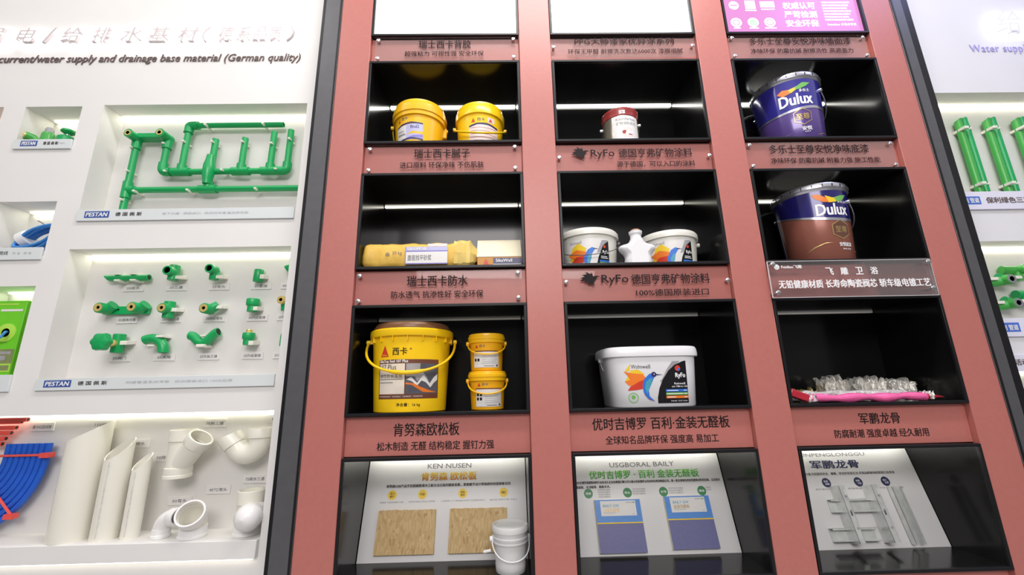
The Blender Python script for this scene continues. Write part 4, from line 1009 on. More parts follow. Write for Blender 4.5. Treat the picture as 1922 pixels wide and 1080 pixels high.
gt.v = [Vector(((p.x - xb) * k + (-.318 + 1.0), p.y, p.z * .92 + .010)) for p in gt.v]
build('letters', gt, INKB, t)
# name strips
def strip(label, x0, x1, z0, z1, arts, m, y=YL - .008, group='name strips under the wall recesses'):
    t = thing('name_strip', label, 'sign', ((x0 + x1) / 2, y, z0), group)
    cx = (x0 + x1) / 2
    build('strip', G(m).box(x0 - cx, x1 - cx, 0, .0075, 0, z1 - z0), m, t, bevel=.0008)
    g = G(INK); h = z1 - z0
    for a in arts:
        if a[0] == 'r': g.rect(a[1] - cx, a[2] - cx, h * a[3], h * a[4], -.0006, a[5])
        else: g.join(text(a[1], a[3] - a[2], h * a[5], (a[2] + a[3]) / 2 - cx, h * a[4], -.0010, bold=a[7] if len(a) > 7 else .02, shear=.1 if len(a) > 8 else 0), a[6])
    build('lettering', g, INK, t)
def pestan(x0, x1, z0, z1, label, tail, bx=.055, bw=.093, tx=.165, tw=.10):
    strip(label, x0, x1, z0, z1, [('r', x0 + bx - .024, x0 + bx - .024 + bw, .26, .84, SIGNB), ('t', 'PESTAN', x0 + bx - .018, x0 + bx - .030 + bw, .55, .36, WHITE, .04, 1), ('t', '德 国 佩 斯', x0 + bx + bw, x0 + bx + bw + tw, .55, .34, INK)] + tail, RAIL)
pestan(-1.100, -.271, .930, .976, 'name strip under the green pipe layout', [('t', '地下水暖 · 原装进口 · 欧洲百年管道品牌系统', -.775, -.445, .55, .22, INKF, 0)])
pestan(-1.102, -.275, .297, .338, 'name strip under the green fittings', [('t', '地暖管道系统专家 · 欧洲原装进口 100%品质', -.79, -.42, .55, .22, INKF, 0)])
pestan(-1.420, -1.191, 1.244, 1.286, 'short name strip under the small green valves', [('t', '管件 配件系列', -1.265, -1.215, .55, .18, INKF, 0)], .055, .066, .10, .058)
strip('name strip under the blue cable coil', -1.425, -1.197, .778, .826, [('t', '网络五类线', -1.40, -1.318, .55, .32, INKG), ('t', '· 安 全 · 高 速 ·', -1.308, -1.225, .52, .18, INKF, 0)], RAIL)
strip('name strip under the lime green carton', -1.425, -1.192, .296, .354, [('t', '网络六类线', -1.41, -1.36, .55, .30, INKG)], RAIL)
strip('name strip with blue tag under the upright green pipe pairs', 2.345, 3.30, .925, 1.002, [('r', 2.350, 2.452, .28, .72, SIGNB2), ('t', '保利 管道', 2.366, 2.445, .50, .28, WHITE, .03), ('t', '保利绿色三层复合管道系统', 2.475, 2.840, .50, .33, INKB, .03)], RAILB)
strip('name strip with blue tag under the right green fittings', 2.345, 3.30, .418, .486, [('r', 2.350, 2.452, .26, .76, SIGNB2), ('t', '保利 管道', 2.366, 2.445, .50, .30, WHITE, .03), ('t', '保利精品家装管', 2.475, 2.70, .5, .33, INKB, .03)], RAILB)
strip('lowest name strip on the right wall with a brown dot', 2.345, 3.30, .292, .352, [('t', '活动地面', 2.392, 2.50, .55, .36, INKB, .03), ('r', 2.372, 2.388, .45, .68, BROWNP)], RAILB)

# ---- green pipe layout
yp = .122; PR = .0125; FR = .0175
t = thing('pipe_layout', 'mounted layout of joined green water pipes in its recess', 'pipe layout', (-.70, yb, .98))
o = Vector((.70, -yb, -.98))
def tb(path, r, m=GRN, name='pipe', wall=None, n=16, parent=None):
    return build(name, G(m).tube([Vector(p) + o for p in path], r, n, wall=wall), m, parent or t)
ZA, ZB, ZC, ZD = 1.092, 1.172, 1.390, 1.315
tb([(-.996, yp, 1.000), (-.996, yp, ZD)], PR, wall=.004); tb([(-.985, yp, ZA), (-.2715, yp, ZA)], PR)
tb([(-.868, yp, ZD), (-.868, yp, ZB + .02)], PR); tb([(-.850, yp, ZB), (-.372, yp, ZB)], PR); tb([(-.357, yp, ZB + .015), (-.357, yp, 1.362)], PR, wall=.004)
tb([(-.790, yp, ZB), (-.790, yp, ZC - .02)], PR); tb([(-.775, yp, ZC), (-.392, yp, ZC)], PR * .9, wall=.004)
tb([(-.669, yp, ZA), (-.669, yp, 1.322)], PR, wall=.004); tb([(-.546, yp, ZB), (-.546, yp, 1.326)], PR, wall=.004); tb([(-.427, yp, ZB), (-.427, yp, 1.354)], PR, wall=.004)
def tee(x, z, d, arm=.036, stem=.032):
    """sleeve along x (d='x') or z with a stem to one side"""
    g = G(GRN)
    for c in ([(x - arm, yp, z), (x + arm, yp, z)], [(x, yp, z), (x, yp, z + stem)]) if d == 'up' else ([(x, yp, z - arm), (x, yp, z + arm)], [(x, yp, z), (x + stem, yp, z)]):
        a, b = Vector(c[0]) + o, Vector(c[1]) + o; n_ = (b - a).normalized()
        g.tube([a, a + n_ * .001, b - n_ * .001, b], [FR - .002, FR, FR, FR - .002], 18)
    build('tee', g, GRN, t)
tee(-.996, ZA, 'right'); tee(-.669, ZA, 'up'); tee(-.790, ZB, 'up'); tee(-.546, ZB, 'up'); tee(-.427, ZB, 'up')
tee(-.996, 1.022, 'right', .018, .0)if False else None
g = G(GRN)
for z0_, z1_ in ((ZB - .040, ZB + .044),):
    g.tube([Vector((-.669, yp - .012, z)) + o for z in (z0_ - .022, z0_, ZB - .02, ZB + .02, z1_, z1_ + .022)], [FR * .85, FR * .95, FR * 1.25, FR * 1.25, FR * .95, FR * .85], 18)
build('crossover', g, GRN, t)
def elbow(pts, name='elbow'):
    build(name, G(GRN).tube([Vector(p) + o for p in pts], FR, 18), GRN, t)
elbow([(-.868, yp, ZB + .040), (-.868, yp, ZB + .016)] + arc((-.852, yp, ZB + .016), .016, PI, 1.5 * PI, 6)[1:] + [(-.832, yp, ZB)])
elbow([(-.357, yp, ZB + .036), (-.357, yp, ZB + .014)] + arc((-.371, yp, ZB + .014), .014, 0, -.5 * PI, 6)[1:] + [(-.392, yp, ZB)])
elbow([(-.790, yp, ZC - .036), (-.790, yp, ZC - .014)] + arc((-.776, yp, ZC - .014), .014, PI, .5 * PI, 6)[1:] + [(-.752, yp, ZC)])
pl = build('wall_plate', G(GRN).box(-.998 + .70, -.870 + .70, -.052, -.012, ZD + .008 - .98, ZD + .030 - .98), GRN, t, bevel=.003)
for x in (-.996, -.868):
    b = G(GRN).tube([Vector((x, yp + .01, ZD + .012)) + o, Vector((x, .075, ZD + .012)) + o], FR * 1.05, 18).tube([Vector((x, yp, ZD - .035)) + o, Vector((x, yp, ZD + .02)) + o], FR, 18)
    e = build('elbow', b, GRN, t)
    build('brass_insert', G(BRASS).lathe([(.0075, 0), (.0075, .002), (.0125, .002), (.0125, 0)], 20, tuple(Vector((x, .0745, ZD + .012)) + o), axis='Y'), BRASS, e)
    build('bore', G(HOLE).lathe([(.0076, .0012), (0, .0012)], 16, tuple(Vector((x, .0745, ZD + .012)) + o), axis='Y'), HOLE, e)
def clip(parent, x, y0, y1, z, w_=.012, h_=.009, o_=Vector((0, 0, 0)), dx=0.0, dz=-.006):
    g = G(CLIPM)
    a, b = Vector((x, y1, z)) + o_, Vector((x + dx, y0, z + dz)) + o_
    vs = []
    for c in (a, b):
        for sx, sz in ((-1, -1), (1, -1), (1, 1), (-1, 1)): vs.append(c + Vector((sx * w_ / 2, 0, sz * h_ / 2)))
    g.add(vs, [(0, 1, 2, 3), (7, 6, 5, 4), (0, 4, 5, 1), (1, 5, 6, 2), (2, 6, 7, 3), (3, 7, 4, 0)])
    return build('clip', g, CLIPM, parent, bevel=.001)
for x, z in [(-1.014, 1.285), (-1.010, 1.176), (-.884, 1.300), (-.803, 1.308), (-.684, 1.305), (-.559, 1.304), (-.438, 1.295), (-.366, 1.315), (-.856, 1.172), (-.626, 1.174), (-.407, 1.175), (-.682, 1.130), (-.963, 1.084), (-.751, 1.086), (-.479, 1.088), (-.724, 1.386), (-.484, 1.388), (-1.008, 1.048)]:
    clip(t, x + .010, .096, yb - .0005, z, .009, .007, o, dx=.006)

# ---- green fittings with their labels
CL = 'small white placard under '
def placard(s, x, z, lab, y=yb, w_=.080, h_=.026, m=WHITE, bold=.01):
    t = thing('placard', lab, 'placard', (x, y, z - h_ / 2), 'placards in the white recesses')
    build('card', G(LABELW).box(-w_ / 2, w_ / 2, -.004, -.0005, 0, h_), LABELW, t)
    if s: build('lettering', G(INKG).join(text(s, min(w_ * .8, .0125 * len(s)), h_ * .42, 0, h_ * .5, -.0046, bold=bold), INKG), INKG, t)
    return t
FIT = {}
def fitting(name, label, x, z, cat='pipe fitting'):
    t = thing(name, label, cat, (x, yb, z), 'green fittings on the recess board'); return t
def gt_(t, name, g, m=GRN): return build(name, g, m, t)
def port(t, x, z, y0, y1, r=.0185, brass=False, nm='port', m=GRN):
    e = build(nm, G(m).tube([(x, y0, z), (x, y1 + .002, z), (x, y1, z)], [r, r, r * .93], 20, wall=r * .25), m, t)
    if brass: build('brass_insert', G(BRASS).lathe([(.0065, -y1 - .002), (.0065, -y1 + .0015), (r * .78, -y1 + .0015), (r * .70, -y1 - .002)], 20, (x, 0, z), axis='Y'), BRASS, e)
    build('bore', G(HOLE).lathe([(r * .68, -y1 - .006), (0, -y1 - .006)], 18, (x, 0, z), axis='Y'), HOLE, e)
    return e
# row one
t = fitting('pipe_piece', 'short horizontal green pipe with slanted left end', -.925, .722)
n = 18; vs = []
for sgn in (0, 1):
    for k in range(n):
        a = 2 * PI * k / n; x = (-.083 - .012 * math.sin(a)) if not sgn else .075
        vs.append((x, -.022 + .0125 * math.cos(a), .0125 * math.sin(a)))
gt_(t, 'pipe', G(GRN).add(vs, [(k, (k + 1) % n, n + (k + 1) % n, n + k) for k in range(n)] + [tuple(reversed(range(n)))]).tube([(.070, -.022, 0), (.078, -.022, 0)], .0127, 18, wall=.004))
gt_(t, 'bore', G(HOLE).tube([(.0765, -.022, 0), (.077, -.022, 0)], .0088, 16), HOLE)
for x in (-.038, .022):
    clip(t, x, -.038, -.001, .013, .020, .006, dz=0); clip(t, x + .012, -.045, -.001, -.014, .020, .006, dz=0)
def tee_body(t, z0, z1, r=.0185, m=GRN): gt_(t, 'body', G(m).tube([(0, -.030, z0), (0, -.030, z0 + .002), (0, -.030, z1 - .002), (0, -.030, z1)], [r * .92, r, r, r * .92], 20), m)
t = fitting('pipe_tee', 'green pipe tee with open port, top row second from left', -.748, .735); tee_body(t, -.028, .032); port(t, 0, .004, -.030, -.066); clip(t, .022, -.040, -.001, -.012, .026, .013)
t = fitting('pipe_elbow', 'green elbow with open port, top row third from left', -.590, .738); tee_body(t, -.032, .010, .0165); port(t, 0, .006, -.030, -.066, .0175); clip(t, .022, -.040, -.001, -.016, .026, .013)
t = fitting('pipe_coupling', 'short plain green coupling, top row', -.424, .722)
gt_(t, 'sleeve', G(GRN).tube([(0, -.022, -.024), (0, -.022, -.022), (0, -.022, .022), (0, -.022, .024)], [.0165, .0175, .0175, .0165], 20)); clip(t, .020, -.034, -.001, 0, .018, .018)
t = fitting('pipe_elbow', 'green elbow cut off by the recess edge, top row', -.296, .735); gt_(t, 'body', G(GRN).tube([(.004, -.022, -.03), (.004, -.022, .0)] + arc((-.010, -.022, .002), .014, 0, PI * .75, 6), .0165, 18))
# row two
t = fitting('twin_elbow', 'long green plate with two brass ports, middle row', -.918, .598)
gt_(t, 'plate', G(GRN).box(-.085, .085, -.016, -.003, -.018, .012)); gt_(t, 'bolt_hole', G(HOLE).lathe([(.0035, .0165), (0, .0165)], 12, (-.028, 0, .0), axis='Y'), HOLE)
for x in (-.062, .060):
    gt_(t, 'stub', G(GRN).tube([(x, -.024, .0), (x + .022, -.024, .016)], .0195, 18)); port(t, x, 0, -.010, -.062, .0200, True)
t = fitting('pipe_tee', 'green tee with brass port, middle row second from left', -.742, .588); tee_body(t, -.030, .034, .0185); port(t, 0, .004, -.030, -.066, .0190, True); clip(t, .024, -.042, -.001, .006, .024, .014)
t = fitting('pipe_elbow', 'green elbow with brass port, middle row third from left', -.582, .590); gt_(t, 'body', G(GRN).tube([(.022, -.026, .018), (.010, -.030, .008), (-.004, -.034, -.002)], [.016, .018, .019], 18)); port(t, -.004, -.002, -.026, -.066, .0195, True); clip(t, .030, -.040, -.001, .012, .028, .012)
t = fitting('threaded_coupling', 'stepped green coupling, middle row', -.428, .603)
gt_(t, 'sleeve', G(GRN).lathe([(0, -.026), (.0165, -.026), (.018, -.024), (.018, -.004), (.0225, -.001), (.0235, .002), (.0235, .020), (.022, .024), (0, .024)], 28, (0, -.028, 0))); clip(t, .020, -.045, -.001, -.010, .016, .015)
t = fitting('threaded_elbow', 'green elbow with brass thread cut off by the recess edge', -.304, .610); gt_(t, 'body', G(GRN).tube([(.006, -.028, -.030), (.004, -.030, .0), (.0, -.034, .008)], .0185, 18)); port(t, -.002, .006, -.028, -.060, .016, True, 'thread', BRASS)
# row three
t = fitting('stop_valve', 'green stop valve with knob handle, bottom row', -.908, .464); tee_body(t, -.034, .036, .0200); clip(t, .026, -.042, -.001, .008, .028, .015)
gt_(t, 'stem', G(BRASS).lathe([(.012, .040), (.013, .056), (.0145, .058), (.0145, .070), (.011, .072), (.011, .082)], 20, (0, 0, 0), axis='Y'), BRASS)
kn = G(GRN); vs = []; fs = []; nn = 48; prof = [(0.0, .080), (.020, .080), (.030, .086), (.032, .098), (.029, .108), (.018, .112), (0.001, .112)]
for r, d in prof:
    for k in range(nn):
        a = 2 * PI * k / nn; rr = r * (1 + .08 * math.cos(6 * a)); vs.append((rr * math.cos(a), -d, rr * math.sin(a)))
for i in range(len(prof) - 1):
    for k in range(nn): fs.append((i * nn + k, i * nn + (k + 1) % nn, (i + 1) * nn + (k + 1) % nn, (i + 1) * nn + k))
gt_(t, 'knob', kn.add(vs, fs))
t = fitting('pipe_bend', 'wide curved green bend pointing down, bottom row', -.770, .458); gt_(t, 'bend', G(GRN).tube([(-.045, -.026, .018), (-.035, -.026, .022)] + arc((-.018, -.026, -.024), .048, PI * .56, 0, 10) + [(.030, -.026, -.030)], .0175, 18, wall=.004)); gt_(t, 'bore', G(HOLE).tube([(.030, -.026, -.029), (.030, -.026, -.0285)], .0132, 16), HOLE)
clip(t, .020, -.044, -.001, .030, .026, .008, dz=0); clip(t, -.006, -.046, -.001, -.004, .024, .006, dz=0)
t = fitting('bridge_bend', 'wavy green crossover bend, bottom row', -.596, .478); P = [(-.052 + .104 * k / 16, -.028, .018 * math.cos(k / 16 * 2 * PI) * (1 if k < 8 else 1.0) - .002 + .012 * (k / 16) - .004) for k in range(17)]
gt_(t, 'bend', G(GRN).tube(P, .0165, 18, wall=.004)); gt_(t, 'bore', G(HOLE).tube([P[-1], (P[-1][0] - .0005, P[-1][1], P[-1][2])], .0122, 16), HOLE); clip(t, .004, -.048, -.001, -.028, .030, .010, dz=0); clip(t, .0, -.036, -.001, .010, .020, .006, dz=0)
t = fitting('threaded_coupling', 'green coupling with brass thread on top, bottom row', -.428, .472)
gt_(t, 'sleeve', G(GRN).lathe([(0, -.022), (.0155, -.022), (.017, -.020), (.017, -.002), (.0205, .001), (.0215, .004), (.0215, .020), (.020, .024), (0, .024)], 28, (0, -.028, 0))); gt_(t, 'brass_thread', G(BRASS).lathe([(.011, .022), (.012, .025), (.011, .028), (.012, .031), (.011, .036), (.0075, .036), (.0075, .030), (0, .030)], 24, (0, -.028, 0)), BRASS); clip(t, .020, -.045, -.001, -.010, .018, .016)
t = fitting('pipe_elbow', 'green elbow cut off by the recess edge, bottom row', -.294, .472); gt_(t, 'body', G(GRN).tube([(.0, -.024, -.028), (.0, -.024, .004)] + arc((.016, -.024, .006), .016, PI, PI * .5, 6) + [(.018, -.024, .022)], .0165, 18))
XSL = (-.916, -.750, -.584, -.420, -.256 - .0005)
for zr, names in ((.685, ('25给水', '25三通', '25弯头', '25直接', '45弯头')), (.559, ('25连体内弯', '25内丝三通', '25内丝弯头', '25内丝直接', '25外丝弯头')), (.413, ('25阀门', '25大弯', '25外丝三通', '25外丝直接', '25过桥弯'))):
    for x, s in zip(XSL, names):
        if x > -.3: placard(s, x - .054, zr, CL + {'45': 'the cut off elbow of the top row', '25外': 'the brass thread cut off at the recess edge', '25过': 'the cut off elbow of the bottom row'}[s[:2] if s[:2] == '45' else s[:3]], w_=.066)
        else: placard(s, x, zr, CL + {'25给水': 'the short horizontal green pipe', '25三通': 'the green tee with open port', '25弯头': 'the green elbow with open port', '25直接': 'the short plain coupling', '25连体内弯': 'the green plate with two brass ports', '25内丝三通': 'the green tee with brass port',
             '25内丝弯头': 'the green elbow with brass port', '25内丝直接': 'the stepped green coupling', '25阀门': 'the stop valve', '25大弯': 'the wide curved green bend', '25外丝三通': 'the wavy green crossover bend', '25外丝直接': 'the coupling with brass thread on top'}[s])

# ---- small recess with three green pieces
t = thing('pipe_elbow', 'green elbow with brass end in the small upper recess', 'pipe fitting', (-1.400, .110, 1.2625))
build('body', G(GRN2).tube([(.018, .012, .010), (.010, .005, .040), (-.004, -.012, .060), (-.016, -.030, .062)], .017, 18), GRN2, t); build('brass_insert', G(BRASS).tube([(-.014, -.028, .062), (-.018, -.034, .062)], .011, 16), BRASS, t)
t = thing('stop_valve', 'green valve with grey cap in the small upper recess', 'valve', (-1.357, .110, 1.2625))
build('body', G(GRN2).lathe([(0, 0), (.020, 0), (.022, .004), (.021, .080), (.018, .088), (0, .088)], 28), GRN2, t); build('cap', G(GREYP).lathe([(.010, .086), (.014, .090), (.014, .104), (.011, .112), (0, .112)], 24), GREYP, t)
t = thing('stop_valve', 'dark green valve with flared handle in the small upper recess', 'valve', (-1.278, .110, 1.2625))
build('body', G(GRN).lathe([(0, 0), (.030, 0), (.030, .062), (.022, .070), (0, .072)], 28), GRN, t); build('neck', G(SILV).lathe([(.008, .070), (.008, .084), (0, .084)], 20), SILV, t); build('handle', G(GRN).lathe([(.010, .082), (.016, .086), (.024, .092), (.022, .100), (.012, .104), (0, .104)], 28), GRN, t)

# ---- cable coil
t = thing('cable_coil', 'coil of bright blue cable tied with white tape', 'cable coil', (-1.275, .115, .7955))
for k in range(7):
    rx, rz = .088 + .0035 * (k % 3), .030 + .004 * (k % 2); cy_ = -.024 + .007 * k; P = []
    for j in range(41):
        a = 2 * PI * j / 40; x = rx * math.cos(a); z = rz * math.sin(a); ca, sa = math.cos(.46), math.sin(.46)
        P.append((x * ca - z * sa, cy_ + .004 * math.sin(3 * a + k), .092 + x * sa + z * ca - .008 * (k % 2)))
    build('loop', G(CABLE).tube(P, .0055, 8), CABLE, t)
a = 2.3; ca, sa = math.cos(.46), math.sin(.46); x, z = .090 * math.cos(a), .032 * math.sin(a)
build('tape', G(WHITE).tube([(x * ca - z * sa - .012, 0, .092 + x * sa + z * ca - .006), (x * ca - z * sa + .012, 0, .092 + x * sa + z * ca + .006)], .032, 16), WHITE, t)
build('loose_end', G(SLATE).tube([(.03, -.02, .125), (.012, -.025, .143), (-.004, -.03, .152)], .0016, 8), SLATE, t)
# ---- lime carton
t = thing('cable_carton', 'lime green cable carton with round cable port', 'carton', (-1.325, .085, .3355))
build('box', G(LIME).box(-.088, .088, 0, .080, 0, .292), LIME, t, bevel=.002)
g = G(LIMEL); y = -.0008
g.rect(-.086, .086, .060, .112, y, OLIVE); g.rect(-.086, .086, .030, .060, y, LIMEL); g.rect(-.03, .080, .036, .054, y - .0003, OLIVE); g.rect(.0, .075, .094, .104, y - .0003, GREYP); g.rect(.0, .060, .072, .088, y - .0003, GREYP)
g.rect(.0, .080, .252, .260, y, LABELW); g.rect(-.02, .060, .276, .282, y, LIMEL)
g.poly([(-.088, .14), (-.06, .20), (-.088, .24)], y, LIMEL)
build('print', g, LIMEL, t)
build('port_ring', G(LIMEL).lathe([(.034, 0), (.034, .002), (.016, .004), (.016, 0)], 32, (.040, 0, .172), axis='Y'), LIMEL, t); build('port_hole', G(HOLE).lathe([(.016, .0015), (0, .0015)], 24, (.040, 0, .172), axis='Y'), HOLE, t)
build('cable', G(CABLE).tube([(.042, .004, .174), (.050, -.012, .174), (.060, -.024, .166), (.056, -.028, .152), (.03, -.028, .144), (-.03, -.022, .136), (-.088, -.016, .134)], .0042, 10), CABLE, t)

# ---- drain pipe recess
yd = YL + .115
def pipe_cut(label, cx, cy, r, zl, zr, b, pr=None, m=PVC):
    t = thing('drain_pipe', label, 'pipe', (cx, cy, -.1862), 'slant cut drain pipes'); n = 48; vs = []; fs = []; wl = .0035
    def top(x, y): return (zl + zr) / 2 + (zr - zl) / 2 * x + b * y + .1862
    for rr in (r, r - wl):
        for j in range(7):
            for k in range(n):
                a = 2 * PI * k / n; x, y = math.cos(a), math.sin(a); vs.append((rr * x, rr * y, top(x, y) * j / 6))
    for q in (0, 1):
        for j in range(6):
            for k in range(n):
                f = (q * 7 * n + j * n + k, q * 7 * n + j * n + (k + 1) % n, q * 7 * n + (j + 1) * n + (k + 1) % n, q * 7 * n + (j + 1) * n + k); fs.append(f if q == 0 else tuple(reversed(f)))
    for k in range(n): fs.append((6 * n + k, 6 * n + (k + 1) % n, 13 * n + (k + 1) % n, 13 * n + k))
    build('pipe', G(m).add(vs, fs), m, t, angle=40)
    if pr:
        g = text(pr, None, .006, 0, 0, 0, m=INKF); g.xf(Matrix.Rotation(-PI / 2, 4, 'Y'))
        z0_ = min(p.z for p in g.v); z1_ = max(p.z for p in g.v); k = (zl + .1862) * .86 / (z1_ - z0_)
        g.v = [Vector((p.x, p.y, .012 + (p.z - z0_) * k)) for p in g.v]; build('printed_line', g.wrap(lambda z: r, math.radians(6), .0004), INKF, t)
pipe_cut('widest slant cut white drain pipe, left of three', -.918, .100, .058, .128, .183, .017)
pipe_cut('middle slant cut white drain pipe of three', -.802, .096, .0375, .082, .111, .030, 'PVC-U 75x2.3 GB/T5836.1 给水排水管材 PVC-U 75x2.3 GB/T')
pipe_cut('narrowest slant cut white drain pipe, right of three', -.718, .096, .0258, .040, .066, .023, 'PVC-U 50x2.0 GB/T5836.1 给水排水管材 PVC-U 50x2.0')
def sock(g, a, b, r, wl=.005, n=28, lip=.0):
    a, b = Vector(a), Vector(b); d = (b - a).normalized()
    return g.tube([a, a + d * .001, b - d * .006, b], [r, r + lip, r + lip, r], n, wall=wl)
t = thing('drain_wye', 'large white slanted branch fitting mounted on the recess wall', 'pipe fitting', (-.608, .118, -.006), 'white drain fittings')
build('run', G(PVC).tube([(0, 0, .0), (0, 0, .118), (0, 0, .160)], [.0385, .0385, .0385], 32, wall=.003), PVC, t)
build('spigot_ring', G(PVC).lathe([(.0390, .0), (.0425, .001), (.0425, .010), (.0405, .012), (.0420, .020), (.0420, .034), (.039, .036)], 36), PVC, t)
build('socket', G(PVC).lathe([(.039, .118), (.0425, .122), (.0425, .158), (.041, .160), (.037, .160), (.037, .13)], 36), PVC, t)
build('branch', G(PVC).tube([(0, -.002, .035), (.035, -.012, .078), (.062, -.020, .111), (.080, -.026, .133)], [.034, .035, .036, .037], 32, wall=.003), PVC, t)
build('branch_socket', G(PVC).tube([(.058, -.019, .106), (.062, -.020, .111), (.079, -.0255, .132), (.081, -.026, .1345)], [.037, .041, .041, .040], 32, wall=.006), PVC, t)
t = thing('drain_trap', 'curved white trap mounted high at the right', 'pipe fitting', (-.372, .120, .06), 'white drain fittings')
P = [(.034, 0, .090), (.034, 0, .055)] + arc((-.006, 0, .046), .040, 0, -PI * .78, 12) + [(-.060, -.004, .050), (-.070, -.006, .064)]
build('bend', G(PVC).tube(P, .0345, 30, wall=.003), PVC, t)
build('socket', G(PVC).tube([(.034, 0, .058), (.034, 0, .061), (.034, 0, .090), (.034, 0, .092)], [.036, .039, .039, .038], 32, wall=.005), PVC, t)
build('left_socket', G(PVC).tube([(-.048, -.002, .034), (-.050, -.002, .037), (-.071, -.006, .065), (-.072, -.006, .067)], [.035, .0385, .0385, .0375], 32, wall=.005), PVC, t)
t = thing('drain_elbow', 'small white elbow standing on the shelf', 'pipe fitting', (-.617, .096, -.1862), 'white drain fittings')
build('bend', G(PVCW).tube([(0, 0, 0), (0, 0, .022)] + [(.036 - .036 * math.cos(a), -.006 * math.sin(a), .022 + .040 * math.sin(a)) for a in [PI / 2 * k / 8 for k in range(1, 9)]] + [(.056, -.012, .064)], .0245, 28, wall=.003), PVCW, t)
build('foot_ring', G(PVCW).lathe([(.025, 0), (.0285, .001), (.0285, .010), (.0265, .012), (.0265, .028), (.025, .029)], 32), PVCW, t)
build('mouth', G(PVCW).tube([(.034, -.006, .062), (.036, -.007, .062), (.058, -.014, .065), (.060, -.0145, .065)], [.026, .0285, .0285, .0275], 30, wall=.004), PVCW, t)
t = thing('drain_elbow', 'wide white elbow with its mouth facing the room', 'pipe fitting', (-.510, .092, -.1862), 'white drain fittings')
build('bend', G(PVC).tube([(0, 0, 0), (0, 0, .030), (.002, -.006, .048), (.006, -.020, .064), (.012, -.040, .078)], [.038, .038, .0385, .039, .0395], 32, wall=.003), PVC, t)
build('mouth', G(PVCW).tube([(.008, -.026, .068), (.009, -.028, .070), (.0145, -.046, .0825), (.015, -.048, .084)], [.0405, .0435, .0435, .0425], 36, wall=.005), PVCW, t)
build('foot_ring', G(PVCW).lathe([(.0385, 0), (.042, .001), (.042, .008), (.040, .010), (.040, .034), (.0385, .035)], 36), PVCW, t)
t = thing('drain_tee', 'white drain tee standing against the right recess edge', 'pipe fitting', (-.340, .108, -.1862), 'white drain fittings')
build('run', G(PVC).tube([(0, 0, 0), (0, 0, .138)], .0375, 32, wall=.003), PVC, t)
build('top_socket', G(PVC).lathe([(.038, .092), (.0415, .096), (.0415, .136), (.040, .138), (.036, .138), (.036, .10)], 36), PVC, t)
build('foot_ring', G(PVCW).lathe([(.038, 0), (.0425, .001), (.0425, .008), (.0405, .010), (.0405, .034), (.038, .036)], 36), PVCW, t)
build('round_cap', G(PVCW).lathe([(0, .0), (.020, -.004), (.036, -.018), (.042, -.036), (.040, -.054), (.034, -.066), (.034, -.095)], 36, (0, 0, 0), axis='Y').xf(Matrix.Translation((.034, -.100, .066)) ), PVCW, t)
for s, x, z, lab in (('盘卡红蓝线管', -1.140, .171, 'placard above the blue conduit bundle'), ('110排水', -.922, .174, 'placard behind the widest slant cut drain pipe'), ('75排水', -.786, .106, 'placard behind the middle slant cut drain pipe'), ('50排水', -.687, .057, 'placard left of the slanted branch fitting'),
      ('75斜三通', -.522, .170, 'placard right above the slanted branch fitting'), ('50弯头', -.607, -.087, 'placard above the small white elbow'), ('45℃弯头', -.478, -.054, 'placard above the wide white elbow'), ('75顺水三通', -.354, -.022, 'placard above the white drain tee'), ('P弯', -.304, .181, 'placard over the white trap at the recess edge')):
    k = (yd + 1.47) / (.15 + 1.47)
    placard(s, .541 + (x - .541) * k, .266 + (z - .266) * k, lab, y=yd, w_=.066 if s == 'P弯' else .084, h_=.028)
# conduits
t = thing('conduit_bundle', 'fan of curved blue conduits held by red clips', 'conduit bundle', (-1.345, .140, .113))
for k in range(8):
    r = .252 - k * .0198
    P = [(r, 0, .002), (r, 0, -.02)] + [(r * math.cos(a), 0, -.04 + r * math.sin(a)) for a in [-PI * .60 * j / 16 for j in range(1, 17)]]
    build('conduit', G(BLU).tube(P, .0098, 14, wall=.002), BLU, t)
def bar(x0, z0, x1, z1):
    a, b = Vector((x0, -.012, z0)), Vector((x1, -.012, z1)); return G(REDC).tube([a, b], .0042, 8)
build('clip', bar(.092, -.036, .262, -.036).box(.250, .282, -.026, -.002, -.044, -.028), REDC, t)
build('clip', bar(.108 * .72, -.04 - .108 * .72, .262 * .72, -.04 - .262 * .72).box(.176, .206, -.026, -.004, -.238, -.222), REDC, t)
for k, (x, z) in enumerate(((-1.190, .208), (-1.210, .191), (-1.224, .171), (-1.237, .153), (-1.251, .134), (-1.259, .116))):
    lab = ['topmost and longest', 'second from top', 'third from top', 'third from bottom', 'second from bottom', 'lowest and shortest'][k]
    z = min(z, .198) if k == 0 else z
    t = thing('red_conduit', f'red conduit above the blue bundle, {lab} of six', 'conduit', (x, .140, z), 'red conduits')
    build('tube', G(REDC).tube([(-.45, 0, 0), (0, 0, 0)], .0075, 14, wall=.002), REDC, t); build('bore', G(HOLE).tube([(-.0012, 0, 0), (-.001, 0, 0)], .0054, 12), HOLE, t)

